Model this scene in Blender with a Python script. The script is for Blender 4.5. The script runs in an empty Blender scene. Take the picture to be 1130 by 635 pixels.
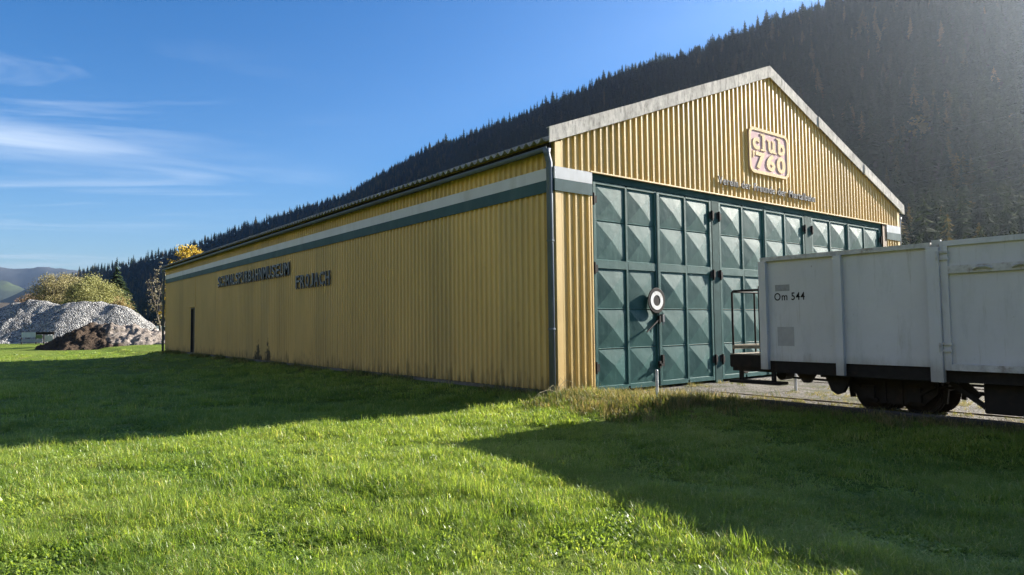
import bpy, math, random
import numpy as np
from mathutils import Vector, Matrix, noise as mnoise

# ------------------------------------------------------------------ camera, world, sun, exposure
sc = bpy.context.scene
COL = sc.collection
R = math.radians
CAM = Vector((-9.326, -10.390, 1.40))
YAW, PITCH, ROLL = R(38.133), R(2.966), R(-0.677)
SUN_AZ, SUN_EL = R(10.5), R(23.5)          # azimuth: degrees from +X towards -Y
FWD = Vector((math.sin(YAW)*math.cos(PITCH), math.cos(YAW)*math.cos(PITCH), math.sin(PITCH)))
_rt = Vector((math.cos(YAW), -math.sin(YAW), 0)); _up = _rt.cross(FWD)
RGT = math.cos(ROLL)*_rt + math.sin(ROLL)*_up
UPV = -math.sin(ROLL)*_rt + math.cos(ROLL)*_up
cd = bpy.data.cameras.new('camera'); cam = bpy.data.objects.new('camera', cd); COL.objects.link(cam)
cd.sensor_width = 36.0; cd.lens = 24.0; cd.clip_start = 0.1; cd.clip_end = 40000
M = Matrix.Identity(4)
for i in range(3):
    M[i][0] = RGT[i]; M[i][1] = UPV[i]; M[i][2] = -FWD[i]; M[i][3] = CAM[i]
cam.matrix_world = M
sc.camera = cam

sc.view_settings.view_transform = 'Standard'; sc.view_settings.look = 'None'
sc.view_settings.gamma = 1.0; sc.view_settings.exposure = 2.05
sc.cycles.use_denoising = True
sc.cycles.max_bounces = 6; sc.cycles.transparent_max_bounces = 8
sc.cycles.volume_bounces = 0
sc.cycles.sample_clamp_indirect = 6.0

W = bpy.data.worlds.new('World'); sc.world = W; W.use_nodes = True
nt = W.node_tree; nt.nodes.clear()
out = nt.nodes.new('ShaderNodeOutputWorld'); bg = nt.nodes.new('ShaderNodeBackground')
sky = nt.nodes.new('ShaderNodeTexSky'); sky.sky_type = 'NISHITA'; sky.sun_disc = False
sky.sun_elevation = SUN_EL; sky.sun_rotation = R(90) + SUN_AZ
sky.altitude = 800; sky.air_density = 1.0; sky.dust_density = 0.3; sky.ozone_density = 2.2
bg.inputs['Strength'].default_value = 0.0445
tc = nt.nodes.new('ShaderNodeTexCoord')
sep = nt.nodes.new('ShaderNodeSeparateXYZ'); nt.links.new(tc.outputs['Generated'], sep.inputs[0])
def mth(op, a, b=None, tree=nt, clamp=False):
    n = tree.nodes.new('ShaderNodeMath'); n.operation = op; n.use_clamp = clamp
    for k, v in ((0, a), (1, b)):
        if v is None: continue
        if isinstance(v, (int, float)): n.inputs[k].default_value = v
        else: tree.links.new(v, n.inputs[k])
    return n.outputs[0]
zz = mth('MAXIMUM', mth('ADD', sep.outputs[2], 0.06), 0.02)
cx = mth('DIVIDE', sep.outputs[0], zz); cy = mth('DIVIDE', sep.outputs[1], zz)
# cirrus streaks lie on a high plane, drawn out along one wind direction
WD = R(-28)
ca, sa = math.cos(WD), math.sin(WD)
along = mth('ADD', mth('MULTIPLY', cx, ca), mth('MULTIPLY', cy, sa))
across = mth('SUBTRACT', mth('MULTIPLY', cy, ca), mth('MULTIPLY', cx, sa))
cmb = nt.nodes.new('ShaderNodeCombineXYZ')
nt.links.new(mth('MULTIPLY', along, 0.42), cmb.inputs[0]); nt.links.new(mth('MULTIPLY', across, 1.35), cmb.inputs[1])
cmb.inputs[2].default_value = 3.7
nz = nt.nodes.new('ShaderNodeTexNoise'); nz.inputs['Scale'].default_value = 1.0; nz.inputs['Detail'].default_value = 13
nz.inputs['Roughness'].default_value = 0.58; nz.inputs['Distortion'].default_value = 0.9
nt.links.new(cmb.outputs[0], nz.inputs['Vector'])
rp = nt.nodes.new('ShaderNodeValToRGB'); rp.color_ramp.elements[0].position = 0.47; rp.color_ramp.elements[1].position = 0.80
nt.links.new(nz.outputs['Fac'], rp.inputs[0])
# the cirrus bank stands to the north-west
az = mth('ADD', mth('MULTIPLY', sep.outputs[0], -0.62), mth('MULTIPLY', sep.outputs[1], 0.78))
azm = nt.nodes.new('ShaderNodeMapRange'); azm.interpolation_type = 'SMOOTHSTEP'
azm.inputs['From Min'].default_value = 0.34; azm.inputs['From Max'].default_value = 0.92
nt.links.new(az, azm.inputs['Value'])
pn = nt.nodes.new('ShaderNodeTexNoise'); pn.inputs['Scale'].default_value = 0.85; pn.inputs['Detail'].default_value = 3
nt.links.new(cmb.outputs[0], pn.inputs['Vector'])
pm = nt.nodes.new('ShaderNodeMapRange'); pm.interpolation_type = 'SMOOTHSTEP'; pm.inputs['From Min'].default_value = 0.34; pm.inputs['From Max'].default_value = 0.58
nt.links.new(pn.outputs['Fac'], pm.inputs['Value'])
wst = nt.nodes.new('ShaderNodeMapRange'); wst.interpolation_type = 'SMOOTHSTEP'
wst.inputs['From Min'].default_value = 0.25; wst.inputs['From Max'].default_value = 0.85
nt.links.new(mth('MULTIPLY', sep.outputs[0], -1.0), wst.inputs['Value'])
fill_veil = mth('MULTIPLY', wst.outputs[0], 0.30)  # white cloud veil added over the unseen western sky to neutralise the shade fill
fac = mth('MAXIMUM', mth('MULTIPLY', mth('MULTIPLY', mth('MULTIPLY', rp.outputs['Color'], pm.outputs[0]), azm.outputs[0]), 1.15), fill_veil, clamp=True)
mx = nt.nodes.new('ShaderNodeMix'); mx.data_type = 'RGBA'
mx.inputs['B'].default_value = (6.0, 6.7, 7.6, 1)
hsv = nt.nodes.new('ShaderNodeHueSaturation'); hsv.inputs['Saturation'].default_value = 1.42; hsv.inputs['Hue'].default_value = 0.507
nt.links.new(sky.outputs[0], hsv.inputs['Color'])
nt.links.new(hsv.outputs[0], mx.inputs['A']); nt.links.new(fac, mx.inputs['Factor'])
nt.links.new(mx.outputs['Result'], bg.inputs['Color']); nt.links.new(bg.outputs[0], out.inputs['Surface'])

sd = bpy.data.lights.new('sun', 'SUN'); sd.energy = 5.0; sd.angle = R(0.53); sd.color = (1.0, 0.93, 0.82)
sun = bpy.data.objects.new('sun', sd); COL.objects.link(sun)
SDIR = Vector((math.cos(SUN_EL)*math.cos(SUN_AZ), -math.cos(SUN_EL)*math.sin(SUN_AZ), math.sin(SUN_EL)))
sun.location = (60, -20, 60); sun.rotation_euler = SDIR.to_track_quat('Z', 'Y').to_euler()

rng = random.Random(7); nr = np.random.default_rng(7)

# ------------------------------------------------------------------ helpers
def at(px, py, depth):
    """world point seen at photo pixel (1130 wide) at a distance along the view axis"""
    return CAM + depth*(FWD + RGT*((px-565)/753.3) + UPV*((317.5-py)/753.3))
def ss(v, a, b):
    t = np.clip((v-a)/(b-a), 0, 1); return t*t*(3-2*t)

class MB:
    def __init__(s): s.v = []; s.f = []
    def add(s, vs, fs):
        o = len(s.v); s.v += [tuple(v) for v in vs]; s.f += [tuple(i+o for i in f) for f in fs]; return s
    def box(s, x0, x1, y0, y1, z0, z1):
        return s.add([(x0,y0,z0),(x1,y0,z0),(x1,y1,z0),(x0,y1,z0),(x0,y0,z1),(x1,y0,z1),(x1,y1,z1),(x0,y1,z1)],
                     [(0,3,2,1),(4,5,6,7),(0,1,5,4),(1,2,6,5),(2,3,7,6),(3,0,4,7)])
    def bar(s, a, b, w, h, up=(0,0,1)):
        a, b = Vector(a), Vector(b); d = (b-a).normalized(); u = Vector(up)
        if abs(d.dot(u)) > 0.95: u = Vector((0,1,0))
        r = d.cross(u).normalized()*w/2; u2 = r.cross(d).normalized()*h/2
        vs = [p+i*r+j*u2 for p in (a, b) for i, j in ((-1,-1),(1,-1),(1,1),(-1,1))]
        return s.add(vs, [(0,1,2,3),(7,6,5,4),(0,4,5,1),(1,5,6,2),(2,6,7,3),(3,7,4,0)])
    def tube(s, pts, rad, n=8, cap=True):
        pts = [Vector(p) for p in pts]; rads = rad if isinstance(rad, (list, tuple)) else [rad]*len(pts)
        o = len(s.v); prev = None
        for i, p in enumerate(pts):
            d = (pts[min(i+1, len(pts)-1)]-pts[max(i-1, 0)]).normalized()
            if prev is None:
                u = Vector((0,0,1)) if abs(d.z) < 0.9 else Vector((1,0,0)); r = d.cross(u).normalized()
            else: r = (prev-d*prev.dot(d)).normalized()
            prev = r; u = r.cross(d)
            for k in range(n):
                t = 2*math.pi*k/n; s.v.append(tuple(p+(r*math.cos(t)+u*math.sin(t))*rads[i]))
        for i in range(len(pts)-1):
            for k in range(n):
                k2 = (k+1) % n
                s.f.append((o+i*n+k, o+i*n+k2, o+(i+1)*n+k2, o+(i+1)*n+k))
        if cap:
            s.f.append(tuple(o+k for k in range(n))[::-1]); s.f.append(tuple(o+(len(pts)-1)*n+k for k in range(n)))
        return s
    def lathe(s, c, axis, prof, n=20):
        """prof: (radius, offset along axis)"""
        c = Vector(c); ax = Vector(axis).normalized(); u = ax.orthogonal().normalized(); w = ax.cross(u)
        o = len(s.v)
        for r, h in prof:
            for k in range(n):
                t = 2*math.pi*k/n; s.v.append(tuple(c+ax*h+(u*math.cos(t)+w*math.sin(t))*r))
        for i in range(len(prof)-1):
            for k in range(n):
                k2 = (k+1) % n; s.f.append((o+i*n+k, o+i*n+k2, o+(i+1)*n+k2, o+(i+1)*n+k))
        if prof[0][0] > 1e-6: s.f.append(tuple(o+k for k in range(n))[::-1])
        if prof[-1][0] > 1e-6: s.f.append(tuple(o+(len(prof)-1)*n+k for k in range(n)))
        return s
    def prism(s, poly, to3, d0, d1):
        n = len(poly); vs = [to3(u, v, d0) for u, v in poly]+[to3(u, v, d1) for u, v in poly]
        fs = [tuple(range(n))[::-1], tuple(range(n, 2*n))]+[(i, (i+1) % n, n+(i+1) % n, n+i) for i in range(n)]
        return s.add(vs, fs)

def parent_to(o, parent):
    o.parent = parent
    w = Vector((0,0,0)); p = parent
    while p: w += p.location; p = p.parent
    o.location = -w
def mesh_obj(name, v, f, mat, parent=None, smooth=False):
    me = bpy.data.meshes.new(name); me.from_pydata(v, [], f); me.update()
    import bmesh
    bm = bmesh.new(); bm.from_mesh(me); bmesh.ops.recalc_face_normals(bm, faces=bm.faces); bm.to_mesh(me); bm.free()
    if smooth: me.polygons.foreach_set('use_smooth', [True]*len(me.polygons))
    if mat:
        for m in (mat if isinstance(mat, list) else [mat]): me.materials.append(m)
    o = bpy.data.objects.new(name, me); COL.objects.link(o)
    if parent: parent_to(o, parent)
    return o
def build(name, mb, mat, parent=None, smooth=False, bevel=0.0):
    o = mesh_obj(name, mb.v, mb.f, mat, parent, smooth)
    if bevel:
        m = o.modifiers.new('bevel', 'BEVEL'); m.width = bevel; m.segments = 1; m.limit_method = 'ANGLE'
    return o
def tag(o, label=None, cat=None, group=None, kind=None):
    if label: o['label'] = label
    if cat: o['category'] = cat
    if group: o['group'] = group
    if kind: o['kind'] = kind
    return o
def thing(name, label, cat, loc=(0,0,0), group=None):
    o = bpy.data.objects.new(name, None); COL.objects.link(o); o.location = loc; o.empty_display_size = 0.3
    return tag(o, label, cat, group)

# ------------------------------------------------------------------ materials
def newmat(name):
    m = bpy.data.materials.new(name); m.use_nodes = True
    t = m.node_tree; b = t.nodes['Principled BSDF']; return m, t, b
def texnoise(t, scale, detail=4, rough=0.55, vec=None, dist=0):
    n = t.nodes.new('ShaderNodeTexNoise'); n.inputs['Scale'].default_value = scale
    n.inputs['Detail'].default_value = detail; n.inputs['Roughness'].default_value = rough; n.inputs['Distortion'].default_value = dist
    if vec: t.links.new(vec, n.inputs['Vector'])
    return n
def ramp(t, fac, stops):
    r = t.nodes.new('ShaderNodeValToRGB'); e = r.color_ramp.elements
    e[0].position, e[0].color = stops[0][0], (*stops[0][1], 1); e[1].position, e[1].color = stops[-1][0], (*stops[-1][1], 1)
    for p, c in stops[1:-1]:
        k = e.new(p); k.color = (*c, 1)
    t.links.new(fac, r.inputs[0]); return r.outputs['Color']
def mixc(t, fac, a, b, mode='MIX'):
    n = t.nodes.new('ShaderNodeMix'); n.data_type = 'RGBA'; n.blend_type = mode
    for k, v in (('Factor', fac), ('A', a), ('B', b)):
        if isinstance(v, (int, float)): n.inputs[k].default_value = v
        elif isinstance(v, tuple): n.inputs[k].default_value = (*v, 1)
        else: t.links.new(v, n.inputs[k])
    return n.outputs['Result']
def coords(t, scale=None, which='Object'):
    c = t.nodes.new('ShaderNodeTexCoord').outputs[which]
    if scale is None: return c
    m = t.nodes.new('ShaderNodeMapping'); m.inputs['Scale'].default_value = scale; t.links.new(c, m.inputs[0]); return m.outputs[0]
def bump(t, b, h, strength=0.3, dist=0.02):
    n = t.nodes.new('ShaderNodeBump'); n.inputs['Strength'].default_value = strength; n.inputs['Distance'].default_value = dist
    t.links.new(h, n.inputs['Height']); t.links.new(n.outputs[0], b.inputs['Normal'])
def simple(name, col, rough=0.6, var=0.25, scale=6, metal=0.0, dirt=None, stretch=(1,1,1), spec=0.5, bumps=0.0):
    m, t, b = newmat(name); v = coords(t, stretch)
    n = texnoise(t, scale, 5, 0.6, v)
    lo = tuple(c*(1-var) for c in col); hi = tuple(min(1, c*(1+var)) for c in col)
    c = ramp(t, n.outputs['Fac'], [(0.3, lo), (0.7, hi)])
    if dirt:
        n2 = texnoise(t, scale*0.6, 7, 0.7, v)
        f = ramp(t, n2.outputs['Fac'], [(0.52, (0,0,0)), (0.72, (1,1,1))])
        c = mixc(t, f, c, dirt)
    t.links.new(c, b.inputs['Base Color'])
    b.inputs['Roughness'].default_value = rough; b.inputs['Metallic'].default_value = metal
    b.inputs['Specular IOR Level'].default_value = spec
    if bumps: bump(t, b, n.outputs['Fac'], bumps, 0.01)
    return m

def cladding_mat(name, col, streaks):
    """ochre painted trapezoidal sheet with run-down streaks, chalking and grime at the foot"""
    m, t, b = newmat(name)
    v = coords(t)
    n0 = texnoise(t, 0.45, 4, 0.6, coords(t, (1, 1, 0.35)))
    c = ramp(t, n0.outputs['Fac'], [(0.3, tuple(x*0.88 for x in col)), (0.7, tuple(x*1.10 for x in col))])
    n1 = texnoise(t, 3.2, 6, 0.7, coords(t, (2.2, 2.2, 0.16)))
    f1 = ramp(t, n1.outputs['Fac'], [(0.50, (0,0,0)), (0.74, (1,1,1))])
    c = mixc(t, mth('MULTIPLY', f1, streaks, t), c, tuple(x*0.55 for x in col))
    sp = t.nodes.new('ShaderNodeSeparateXYZ'); t.links.new(v, sp.inputs[0])
    # splash grime over the lowest metre, broken up by noise
    n2 = texnoise(t, 2.6, 7, 0.72, coords(t, (2.0, 2.0, 0.35)))
    h = mth('SUBTRACT', 1.0, mth('DIVIDE', sp.outputs[2], 1.5, t), t)
    g = mth('MULTIPLY', mth('MAXIMUM', h, 0.0, t), n2.outputs['Fac'], t)
    gm = ramp(t, g, [(0.40, (0,0,0)), (0.60, (1,1,1))])
    c = mixc(t, mth('MULTIPLY', gm, 0.75, t), c, (0.045, 0.045, 0.022))
    # two mould patches by the foot of the long wall
    for y0, hh, w in ((18.7, 0.80, 0.62), (17.4, 0.95, 0.50)):
        dy = mth('DIVIDE', mth('ABSOLUTE', mth('SUBTRACT', sp.outputs[1], y0, t), None, t), w, t)
        dz = mth('DIVIDE', sp.outputs[2], hh, t)
        n3 = texnoise(t, 3.4, 5, 0.7, v)
        d = mth('ADD', mth('ADD', dy, dz, t), mth('MULTIPLY', mth('SUBTRACT', n3.outputs['Fac'], 0.5, t), 2.6, t), t)
        mk = ramp(t, d, [(0.55, (1,1,1)), (1.1, (0,0,0))])
        neg = mth('LESS_THAN', sp.outputs[0], 0.2, t)
        c = mixc(t, mth('MULTIPLY', mth('MULTIPLY', mk, neg, t), 0.92, t), c, (0.012, 0.014, 0.010))
    # rust blooms
    n4 = texnoise(t, 1.3, 8, 0.75, coords(t, (1.0, 1.0, 0.4)))
    f4 = ramp(t, n4.outputs['Fac'], [(0.66, (0,0,0)), (0.74, (1,1,1))])
    c = mixc(t, mth('MULTIPLY', f4, 0.35, t), c, (0.16, 0.07, 0.025))
    wn = t.nodes.new('ShaderNodeTexWhiteNoise'); wn.noise_dimensions = '1D'
    t.links.new(mth('FLOOR', mth('DIVIDE', mth('ADD', sp.outputs[0], sp.outputs[1], t), 0.965, t), None, t), wn.inputs['W'])
    c = mixc(t, 1.0, c, ramp(t, wn.outputs['Value'], [(0.0, (0.89, 0.90, 0.92)), (1.0, (1.07, 1.05, 1.0))]), 'MULTIPLY')
    t.links.new(c, b.inputs['Base Color']); b.inputs['Roughness'].default_value = 0.5
    b.inputs['Specular IOR Level'].default_value = 0.4
    bump(t, b, texnoise(t, 1.4, 3, 0.5, v).outputs['Fac'], 0.25, 0.02)
    return m

M_OCHRE = cladding_mat('ochre_cladding', (0.55, 0.39, 0.146), 0.35)
M_OCHRE_TRIM = simple('ochre_trim', (0.60, 0.41, 0.15), 0.5, 0.12, 3, dirt=(0.3, 0.2, 0.08), stretch=(1,1,0.3))
M_WHITE_BAND = simple('white_band', (0.50, 0.51, 0.53), 0.45, 0.07, 2, dirt=(0.40,0.40,0.39), stretch=(1,1,0.2), spec=0.15)
M_GREEN_BAND = simple('green_band', (0.045, 0.088, 0.095), 0.55, 0.15, 2, dirt=(0.07,0.115,0.12), stretch=(1,1,0.2), spec=0.08)
M_CEMENT = None
def cement_mat(name, col):
    m, t, b = newmat(name); v = coords(t)
    n0 = texnoise(t, 1.6, 5, 0.65, v)
    c = ramp(t, n0.outputs['Fac'], [(0.3, tuple(x*0.72 for x in col)), (0.7, tuple(x*1.18 for x in col))])
    n1 = texnoise(t, 7, 9, 0.82, coords(t, (1.7, 1.7, 0.42)))
    c = mixc(t, ramp(t, n1.outputs['Fac'], [(0.46, (0,0,0)), (0.62, (0.85,0.85,0.85))]), c, tuple(x*0.30 for x in col))
    vo = t.nodes.new('ShaderNodeTexVoronoi'); vo.inputs['Scale'].default_value = 9; t.links.new(v, vo.inputs['Vector'])
    c = mixc(t, ramp(t, vo.outputs['Distance'], [(0.05, (0.55,0.55,0.55)), (0.22, (0,0,0))]), c, (0.55, 0.54, 0.47))
    t.links.new(c, b.inputs['Base Color']); b.inputs['Roughness'].default_value = 0.92
    bump(t, b, n1.outputs['Fac'], 0.5, 0.02); return m
M_CEMENT = cement_mat('fibre_cement', (0.50, 0.47, 0.43))
M_ROOF = cement_mat('old_fibre_cement_roof', (0.34, 0.33, 0.315))
M_ZINC = simple('weathered_zinc', (0.105, 0.13, 0.172), 0.6, 0.2, 4, 0.1, dirt=(0.10, 0.10, 0.10), stretch=(1,1,0.3))
def gate_mat():
    m, t, b = newmat('teal_gate_paint'); v = coords(t)
    n0 = texnoise(t, 0.8, 5, 0.6, v)
    c = ramp(t, n0.outputs['Fac'], [(0.3, (0.013, 0.064, 0.060)), (0.7, (0.020, 0.087, 0.083))])
    n1 = texnoise(t, 5, 7, 0.72, coords(t, (2.2, 1, 0.3)))
    c = mixc(t, ramp(t, n1.outputs['Fac'], [(0.52, (0,0,0)), (0.76, (0.55,0.55,0.55))]), c, (0.052, 0.140, 0.124))
    n2 = texnoise(t, 9, 8, 0.8, coords(t, (1, 1, 0.5)))
    c = mixc(t, ramp(t, n2.outputs['Fac'], [(0.66, (0,0,0)), (0.75, (0.6,0.6,0.6))]), c, (0.024, 0.045, 0.038))
    t.links.new(c, b.inputs['Base Color']); b.inputs['Specular IOR Level'].default_value = 0.18
    t.links.new(ramp(t, n1.outputs['Fac'], [(0.3, (0.46,)*3), (0.7, (0.62,)*3)]), b.inputs['Roughness'])
    bump(t, b, texnoise(t, 2.4, 4, 0.5, v).outputs['Fac'], 0.35, 0.03); return m
M_GATE = gate_mat()
M_GATE_DK = simple('dark_teal_frame', (0.026, 0.066, 0.064), 0.7, 0.2, 3, spec=0.08)
M_BLACK = simple('black_iron', (0.011, 0.010, 0.010), 0.75, 0.3, 8, dirt=(0.028,0.020,0.015), spec=0.2)
M_LETTER = simple('blue_grey_lettering', (0.050, 0.062, 0.082), 0.45, 0.2, 3)
M_STEEL_LET = simple('brushed_metal_lettering', (0.14, 0.145, 0.155), 0.7, 0.2, 6, 0.0, spec=0.15)
M_PINK = simple('pale_pink_board', (0.58, 0.40, 0.41), 0.8, 0.08, 3, dirt=(0.53,0.36,0.37), spec=0.1)
M_CREAM = simple('cream_raised_lettering', (0.70, 0.56, 0.34), 0.8, 0.08, 4, spec=0.1)
M_CONC = simple('concrete_plinth', (0.13, 0.125, 0.11), 0.9, 0.35, 4, dirt=(0.05,0.05,0.035), bumps=0.5)
M_DARKWOOD = simple('dark_door', (0.022, 0.021, 0.020), 0.6, 0.3, 3)
M_WHITE = simple('white_paint', (0.72, 0.72, 0.70), 0.5, 0.08, 6, dirt=(0.45,0.43,0.38))
def wagon_mat():
    m, t, b = newmat('grey_wagon_paint'); v = coords(t)
    n0 = texnoise(t, 0.7, 5, 0.6, v)
    c = ramp(t, n0.outputs['Fac'], [(0.3, (0.42, 0.43, 0.455)), (0.7, (0.49, 0.50, 0.53))])
    n1 = texnoise(t, 2.6, 7, 0.75, coords(t, (1.5, 1.5, 0.35)))
    c = mixc(t, ramp(t, n1.outputs['Fac'], [(0.52, (0,0,0)), (0.72, (0.6,0.6,0.6))]), c, (0.335, 0.345, 0.365))
    n2 = texnoise(t, 13, 8, 0.8, v)
    c = mixc(t, ramp(t, n2.outputs['Fac'], [(0.63, (0,0,0)), (0.70, (0.8,0.8,0.8))]), c, (0.12, 0.085, 0.06))
    n5 = texnoise(t, 4.5, 6, 0.75, coords(t, (1.8, 1.8, 0.12)))
    c = mixc(t, ramp(t, n5.outputs['Fac'], [(0.58, (0,0,0)), (0.72, (0.55,0.55,0.55))]), c, (0.24, 0.215, 0.19))
    sp = t.nodes.new('ShaderNodeSeparateXYZ'); t.links.new(v, sp.inputs[0])
    h = mth('MULTIPLY', mth('MAXIMUM', mth('SUBTRACT', 1.0, mth('DIVIDE', mth('SUBTRACT', sp.outputs[2], 0.55, t), 0.45, t), t), 0.0, t), n1.outputs['Fac'], t)
    c = mixc(t, ramp(t, h, [(0.22, (0,0,0)), (0.5, (0.6,0.6,0.6))]), c, (0.20, 0.185, 0.165))
    t.links.new(c, b.inputs['Base Color']); b.inputs['Roughness'].default_value = 0.55
    bump(t, b, texnoise(t, 1.1, 4, 0.55, v).outputs['Fac'], 0.5, 0.04); return m
M_WAGON = wagon_mat()
M_WORN = simple('worn_grey_rail', (0.40, 0.40, 0.40), 0.65, 0.25, 9, dirt=(0.13,0.10,0.075))
M_RUST = simple('rusty_rail', (0.075, 0.052, 0.038), 0.7, 0.35, 9)
M_SLEEPER = simple('tarred_sleeper', (0.040, 0.034, 0.028), 0.9, 0.35, 9, bumps=0.5)
M_TRODDEN = simple('worn_step_board', (0.20, 0.18, 0.14), 0.8, 0.3, 9)

def stones_mat(name, cols, scale, bstr=0.9, bd=0.05, big=None):
    m, t, b = newmat(name); v = coords(t)
    vo = t.nodes.new('ShaderNodeTexVoronoi'); vo.inputs['Scale'].default_value = scale; vo.inputs['Randomness'].default_value = 1
    t.links.new(v, vo.inputs['Vector'])
    sx = t.nodes.new('ShaderNodeSeparateXYZ'); t.links.new(vo.outputs['Color'], sx.inputs[0])
    c = ramp(t, sx.outputs[0], [(i/(len(cols)-1), k) for i, k in enumerate(cols)])
    n = texnoise(t, 0.5, 5, 0.6, v)
    c = mixc(t, 1.0, c, ramp(t, n.outputs['Fac'], [(0.3, (0.72,0.72,0.72)), (0.7, (1.12,1.1,1.06))]), 'MULTIPLY')
    if big:
        n2 = texnoise(t, big[0], 6, 0.7, v)
        c = mixc(t, ramp(t, n2.outputs['Fac'], [(big[2], (0,0,0)), (big[2]+0.12, (1,1,1))]), c, big[1])
    t.links.new(c, b.inputs['Base Color']); b.inputs['Roughness'].default_value = 0.95
    b.inputs['Specular IOR Level'].default_value = 0.2
    hgt = mth('MULTIPLY', vo.outputs['Distance'], -1.0, t)
    bump(t, b, hgt, bstr, bd); return m
M_YARD = stones_mat('yard_gravel', [(0.060,0.055,0.05), (0.13,0.12,0.105), (0.20,0.185,0.165), (0.09,0.08,0.07)], 24, 0.9, 0.035, (0.9, (0.060,0.060,0.025), 0.50))
M_HEAP = stones_mat('crushed_stone', [(0.045,0.045,0.047), (0.255,0.253,0.25), (0.41,0.405,0.395), (0.09,0.09,0.092), (0.32,0.316,0.308)], 5.4, 1.0, 0.22)
def earth_mat():
    m, t, b = newmat('dug_earth'); v = coords(t)
    n = texnoise(t, 0.28, 5, 0.6, v); n2 = texnoise(t, 3.0, 7, 0.75, v)
    c = ramp(t, n2.outputs['Fac'], [(0.35, (0.030,0.022,0.016)), (0.65, (0.085,0.060,0.042))])
    c2 = ramp(t, n2.outputs['Fac'], [(0.35, (0.13,0.11,0.095)), (0.65, (0.36,0.31,0.27))])
    sp = t.nodes.new('ShaderNodeSeparateXYZ'); t.links.new(v, sp.inputs[0])
    a = mth('ADD', mth('MULTIPLY', sp.outputs[0], 0.13, t), mth('MULTIPLY', mth('SUBTRACT', n.outputs['Fac'], 0.5, t), 2.0, t), t)
    c = mixc(t, ramp(t, a, [(0.0, (0,0,0)), (0.25, (1,1,1))]), c, c2)
    t.links.new(c, b.inputs['Base Color']); b.inputs['Roughness'].default_value = 0.95; b.inputs['Specular IOR Level'].default_value = 0.15
    bump(t, b, n2.outputs['Fac'], 1.0, 0.3); return m
M_EARTH = earth_mat()

def leaf_mat(name, ca, cb, trans=0.4, rough=0.5, attr='tint', spec=0.35, geo='shade'):
    """tint (per plant) and shade (per leaf) blend two natural leaf colours"""
    m, t, b = newmat(name)
    a = t.nodes.new('ShaderNodeAttribute'); a.attribute_type = 'INSTANCER'; a.attribute_name = attr
    g = t.nodes.new('ShaderNodeAttribute'); g.attribute_type = 'GEOMETRY'; g.attribute_name = geo
    f = mth('ADD', a.outputs['Fac'], g.outputs['Fac'], t, True)
    n = len(ca)
    c = ramp(t, f, [(i/(n-1), k) for i, k in enumerate(ca)])
    t.links.new(c, b.inputs['Base Color']); b.inputs['Roughness'].default_value = rough
    b.inputs['Specular IOR Level'].default_value = spec
    tr = t.nodes.new('ShaderNodeBsdfTranslucent')
    t.links.new(mixc(t, 1.0, c, cb, 'MULTIPLY'), tr.inputs['Color'])
    ms = t.nodes.new('ShaderNodeMixShader'); ms.inputs[0].default_value = trans
    t.links.new(b.outputs[0], ms.inputs[1]); t.links.new(tr.outputs[0], ms.inputs[2])
    t.links.new(ms.outputs[0], t.nodes['Material Output'].inputs['Surface']); return m
M_GRASS = leaf_mat('grass_blades', [(0.055,0.110,0.016), (0.155,0.240,0.038), (0.285,0.355,0.082), (0.46,0.42,0.20)], (1.6,1.5,0.8), 0.52, 0.40, spec=0.45)
M_WEED = leaf_mat('dry_grass_and_weeds', [(0.05,0.085,0.02), (0.10,0.13,0.03), (0.24,0.21,0.07), (0.33,0.26,0.13)], (1.3,1.2,0.8), 0.4, 0.6)
M_CONIFER = leaf_mat('conifer_needles', [(0.016,0.030,0.015), (0.028,0.042,0.018), (0.075,0.066,0.022), (0.16,0.115,0.030), (0.20,0.125,0.045)], (1.2,1.1,0.7), 0.22, 0.9, spec=0.06)
M_BARK = simple('bark', (0.060, 0.048, 0.038), 0.9, 0.35, 3, stretch=(1,1,0.25))

# ------------------------------------------------------------------ ground
def vnoise(x, y, s, seed=0):
    return mnoise.noise(Vector((x/s+seed*17.3, y/s-seed*9.1, seed*3.7)))
def G(x, y):
    """ground height"""
    s = lambda v, a, b: float(ss(v, a, b))
    wy = s(x, 0.2, 2.0)*s(y, -40, -30)
    z = -0.30-0.16*s(-y, 3.5, 7.5)
    z -= 0.22*s(y, 4, 30)*(1-s(x, -1.0, 0.0))
    z += (z*-1-0.20)*wy
    # low bank along the foot of the walls and round the front corner
    dx = max(0.0, -x, x-16.1); dy = max(0.0, -y, y-36.5); d = math.hypot(dx, dy)
    z += (-0.09-z)*math.exp(-(d/1.5)**1.3)*(1-0.75*wy)
    z += 0.12*math.exp(-((x-0.5)**2+(y+1.7)**2)/1.6)*(1-wy)
    z += 0.10*math.exp(-((x-1.1)**2+(y+3.3)**2)/1.5)*(1-wy)
    if d > 0.3 and x < 1.8 and abs(x) < 80 and abs(y) < 120:
        k = min(1, d)
        z += k*(0.045*vnoise(x, y, 1.7, 1)+0.05*vnoise(x, y, 5.5, 2)+0.018*vnoise(x, y, 0.55, 3))
    return z
def axis(lo, hi, step, far):
    c = list(np.arange(lo, hi+1e-6, step)); g = step; a = hi; up = []
    while a < far: g *= 1.35; a += g; up.append(a)
    g = step; a = lo; dn = []
    while a > -far: g *= 1.35; a -= g; dn.append(a)
    return dn[::-1]+c+up
def grid_obj(name, xs, ys, zf, mat, smooth=True):
    nx, ny = len(xs), len(ys)
    v = [(x, y, zf(x, y)) for y in ys for x in xs]
    f = [(j*nx+i, j*nx+i+1, (j+1)*nx+i+1, (j+1)*nx+i) for j in range(ny-1) for i in range(nx-1)]
    return mesh_obj(name, v, f, mat, None, smooth)
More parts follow.
